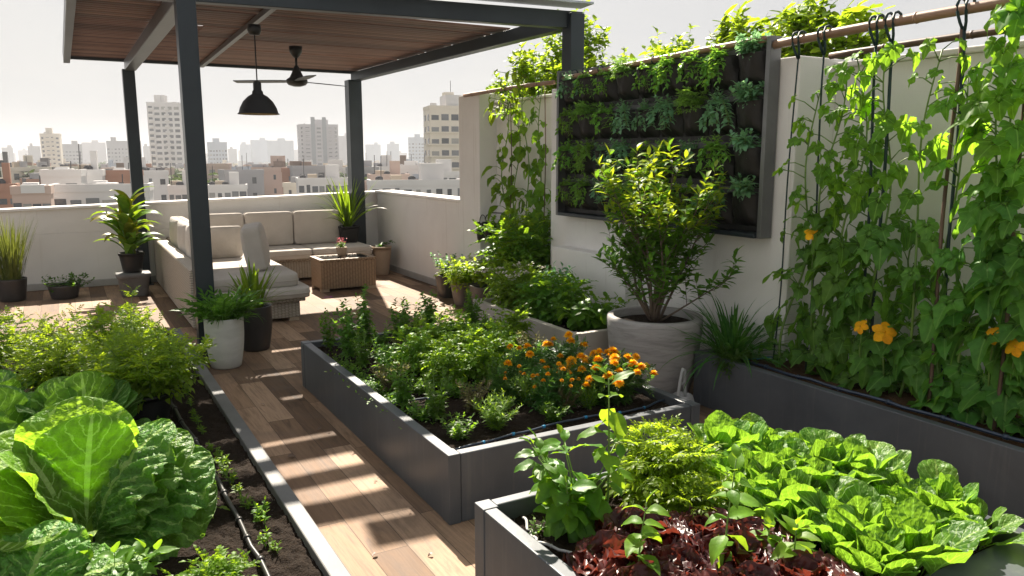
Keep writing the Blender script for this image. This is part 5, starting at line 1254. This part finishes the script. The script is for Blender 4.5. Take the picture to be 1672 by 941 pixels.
tower('hazy stepped tower in the gap right of the rear post',632,652,236,1500,'blue',None,.8,0)
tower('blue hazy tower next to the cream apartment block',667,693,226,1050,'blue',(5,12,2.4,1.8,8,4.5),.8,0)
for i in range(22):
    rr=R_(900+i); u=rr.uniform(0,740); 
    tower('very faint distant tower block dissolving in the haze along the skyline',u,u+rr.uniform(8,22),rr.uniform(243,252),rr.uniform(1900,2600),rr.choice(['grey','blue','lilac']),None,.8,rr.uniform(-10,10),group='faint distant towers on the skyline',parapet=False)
# nearer roofs
def near(label,u0,u1,vt,D,mat,wins,dep=.8,rot=0,**k):
    uc=(u0+u1)/2; c=far(uc,vt,D); w=(u1-u0)/1288.2*D; ang=-math.atan2(c[0],c[1])+RAD(rot)
    return building(label,(c[0],c[1],GZ),w,w*dep,c[2]-GZ,ang,mat,wins,**k)
near('white flat-roofed house with a square window on the left above the parapet',67,125,288,105,'white',(2,6,1.3,1.1,1.6,3.9),1.0,-10,cabin=False,side=False)
near('white house with set-back terrace next to the white flat-roofed house',124,162,287,112,'white',(1,6,1.2,1.1,1.6,3.9),.9,-8,cabin=True,tank=1,side=False)
near('orange brick house between white house and the tall tower',160,222,288,116,'brick',(3,6,1.0,1.2,1.6,3.9),.8,-8,cabin=False,side=False)
near('long low white building with a dark window strip below the brick house',85,232,313,92,'white',(6,6,1.4,1.0,1.4,3.6),.5,-8,cabin=False,side=False)
near('dark grey block left of the white flat-roofed house',36,82,279,210,'dark',None,.8,-12)
near('dark building cut by the left edge of the photo',-12,14,272,190,'dark',(2,8,1.5,1.4,3,3),.8,-10,tank=1)
near('peach-coloured house with small windows at the left edge of the parapet',17,72,317,85,'pink',(4,6,1.0,.6,1.2,3.6),.7,-8,cabin=False,side=False)
near('reddish house cut by the left edge of the photo',-25,18,312,95,'brick',(3,6,1.0,.8,1.2,3.6),.7,-8,tank=1,side=False)
near('white building with a row of windows left of the rear right post',486,572,298,150,'white',(8,7,1.2,1.4,1.15,3.4),.5,6,tank=2,side=False)
near('white terrace house behind the row of windows building',486,580,284,190,'white',(7,7,1.4,1.4,1.3,3.2),.4,6,tank=3,side=False)
near('dark brown block in the middle distance, mid picture',450,483,278,300,'dark',None,.6,5,cabin=False)
near('pinkish building with roof sheds right of the rear right post',604,668,292,150,'pink',(5,7,1.2,1.3,1.15,3.4),.6,8,tank=1)
near('brown shed-topped building right of the rear right post',634,672,275,210,'brown',(4,7,1.4,1.3,1.3,3.2),.6,8)
near('long white building with colourful laundry line below the cream block',604,760,303,120,'white',(9,6,1.2,1.3,1.1,3.4),.4,8,tank=2,side=False)
near('white terrace with planters in front of the cream block',660,760,287,165,'white',(7,6,1.4,1.4,1.3,3.2),.4,8,tank=2,side=False)
near('white house at the foot of the tall white tower',272,312,311,130,'white',(4,6,1.2,1.3,1.2,3.5),.7,-5,tank=1,side=False)
near('white low house right of the front pergola post',338,398,309,150,'white',(5,6,1.3,1.2,1.15,3.4),.6,-3,tank=2,side=False)
near('grey-white house with trees beside it right of the front pergola post',400,440,296,190,'lilac',(4,6,1.3,1.3,1.3,3.3),.7,4,tank=1,side=False)
rr=R_(77); keys=['white','white','cream','cream','lilac','pink','pink','grey','brown','beige','lilac','grey','brick','blue']
lab={'white':'small white flat-roofed house among the crowded city roofs','cream':'small cream flat-roofed house among the crowded city roofs','lilac':'small pale grey-lilac house among the crowded city roofs','pink':'small pinkish house among the crowded city roofs','grey':'small grey house among the crowded city roofs','brown':'small brown house among the crowded city roofs','beige':'small beige house among the crowded city roofs','brick':'small brick-red house among the crowded city roofs','blue':'small blue-grey house among the crowded city roofs'}
for i in range(299):
    q=(i+rr.random())/299; D=150*(1500/150)**(q**.85); u=rr.uniform(-30,775)
    # keep roofs between the skyline and the parapet
    drop=rr.uniform(2.6,7) if D<230 else rr.uniform(4.5,13) if D<600 else rr.uniform(8,20)
    w=rr.uniform(5,10.5)*(1 if D<300 else 1.35 if D<600 else 2); vt=255+drop/D*1288.2
    k=rr.choice(keys); c=far(u,vt,D); h=c[2]-GZ
    building(lab[k],(c[0],c[1],GZ),w,w*rr.uniform(.6,1.1),h,-math.atan2(c[0],c[1])+RAD(rr.uniform(-25,25)),k,(rr.randint(2,4),2,1.0,1.2,1.3,3.1) if D<620 else None,rr.random()<.6,rr.randint(0,2) if D<500 else 0,None,rr,'small houses in the crowded city',side=False,parapet=D<600)
# trees in the city
fl=MB()
for i in range(520):
    v=np.array([rr.gauss(0,1),rr.gauss(0,1),rr.gauss(0,1)]); v/=np.linalg.norm(v); v=v*rr.uniform(.55,1.0)**.5*np.array([2.6,2.6,2.1])*(1+.25*math.sin(v[0]*5+v[2]*4)); put(fl,small[i%2],(v[0],v[1],v[2]+6.2),rr.uniform(0,6.3),RAD(rr.uniform(-30,60)),rr.uniform(-.6,.6),rr.uniform(.7,1.2))
tr=MB(); tube(tr,[(0,0,0),(.1,.1,3),(0,0,6.5)],[.28,.2,.1],7); tube(tr,[(.1,.1,3.2),(1,.4,5.4)],[.14,.06],5); tube(tr,[(.1,.1,3.6),(-1,-.3,5.6)],[.13,.06],5)
tt=thing('city_tree','dark green tree between the city roofs','tree',(0,0,GZ),0,'trees between the city roofs'); part('trunk',tr,M['bark'],tt); part('crown',fl,L['farleaf'],tt)
for i in range(130):
    q=rr.random(); D=170*(900/170)**q; u=rr.uniform(-20,750); c=far(u,255+(rr.uniform(3,6.5) if D<260 else rr.uniform(5,11))/D*1288.2,D); s_=rr.uniform(1.1,1.9); loc=(c[0],c[1],c[2]-8.2*s_ if c[2]-8.2*s_>GZ else GZ)
    loc=(c[0],c[1],GZ); s_=max(.8,(c[2]-GZ)/8.4)
    if i==0: tt.location=loc; tt.scale=(s_,)*3
    else: dup(tt,loc,rr.uniform(0,6),s_,'dark green tree between the city roofs')

# ================================================================== HAZE, LIGHT, CAMERA
hz=B(-9200,9200,-3200,11200,-26,62); hm,nt,out=newmat('haze'); pv_=N(nt,'ShaderNodeVolumePrincipled'); pv_.inputs['Color'].default_value=HZC; pv_.inputs['Density'].default_value=HAZE; pv_.inputs['Anisotropy'].default_value=.0
nt.links.new(pv_.outputs[0],out.inputs['Volume']); hm.cycles.homogeneous_volume=True if hasattr(hm.cycles,'homogeneous_volume') else None
o=part('haze',hz,hm,None,False); o['kind']='stuff'; o['label']='pale even haze over the city'
sc_=bpy.context.scene
w=bpy.data.worlds.new('World'); sc_.world=w; w.use_nodes=True; nt=w.node_tree; nt.nodes.clear()
sky=N(nt,'ShaderNodeTexSky',sky_type='NISHITA'); sky.sun_disc=False; sky.sun_elevation=RAD(SUN_EL); sky.sun_rotation=RAD(SUN_AZ); sky.air_density=1.0; sky.dust_density=6; sky.ozone_density=1.2; sky.altitude=50
hs=N(nt,'ShaderNodeHueSaturation'); hs.inputs['Saturation'].default_value=SKY_SAT; gm=N(nt,'ShaderNodeGamma'); gm.inputs[1].default_value=SKY_G; nt.links.new(sky.outputs[0],gm.inputs[0]); nt.links.new(gm.outputs[0],hs.inputs['Color'])
tcw=N(nt,'ShaderNodeTexCoord'); mpw=N(nt,'ShaderNodeMapping'); mpw.inputs['Scale'].default_value=(1,1,3.5); nt.links.new(tcw.outputs['Generated'],mpw.inputs[0]); cl=noise(nt,mpw.outputs[0],1.8,6,.55,.6); clr=ramp(nt,[(.35,(.93,.94,.96)),(.65,(1.04,1.03,1.01))]); nt.links.new(cl,clr.inputs[0]); skc=mixc(nt,1.0,hs.outputs[0],clr.outputs[0],'MULTIPLY')
bg=N(nt,'ShaderNodeBackground'); bg.inputs[1].default_value=SKY; nt.links.new(skc,bg.inputs[0]); ow=N(nt,'ShaderNodeOutputWorld'); nt.links.new(bg.outputs[0],ow.inputs[0])
sl=bpy.data.lights.new('sun','SUN'); sl.energy=SUN; sl.angle=RAD(.7); sl.color=(1,.90,.76)
so=bpy.data.objects.new('sun',sl); C.objects.link(so)
d=-Vector((math.sin(RAD(SUN_AZ))*math.cos(RAD(SUN_EL)),math.cos(RAD(SUN_AZ))*math.cos(RAD(SUN_EL)),math.sin(RAD(SUN_EL))))
so.rotation_euler=d.to_track_quat('-Z','Y').to_euler(); so.location=(1,9,9)
cam=bpy.data.cameras.new('camera'); co=bpy.data.objects.new('camera',cam); C.objects.link(co); sc_.camera=co
co.location=(0,0,CAMH); co.rotation_euler=(PI/2-PITCH,0,-YAW); cam.sensor_width=36; cam.lens=36*FPX/1672; cam.clip_start=.05; cam.clip_end=20000
vs=sc_.view_settings; vs.view_transform='Standard'; vs.look='None'; vs.exposure=EXPO; vs.gamma=1; vs.use_curve_mapping=False
sc_.render.engine='CYCLES'; cy=sc_.cycles; cy.max_bounces=8; cy.diffuse_bounces=5; cy.glossy_bounces=3; cy.transmission_bounces=5; cy.volume_bounces=1; cy.transparent_max_bounces=8; cy.use_denoising=True; cy.sample_clamp_indirect=6
for k,g_ in list(LABELS.items()):
    if len(g_)>1 and not all(g_): print('DUP LABEL',k,len(g_))
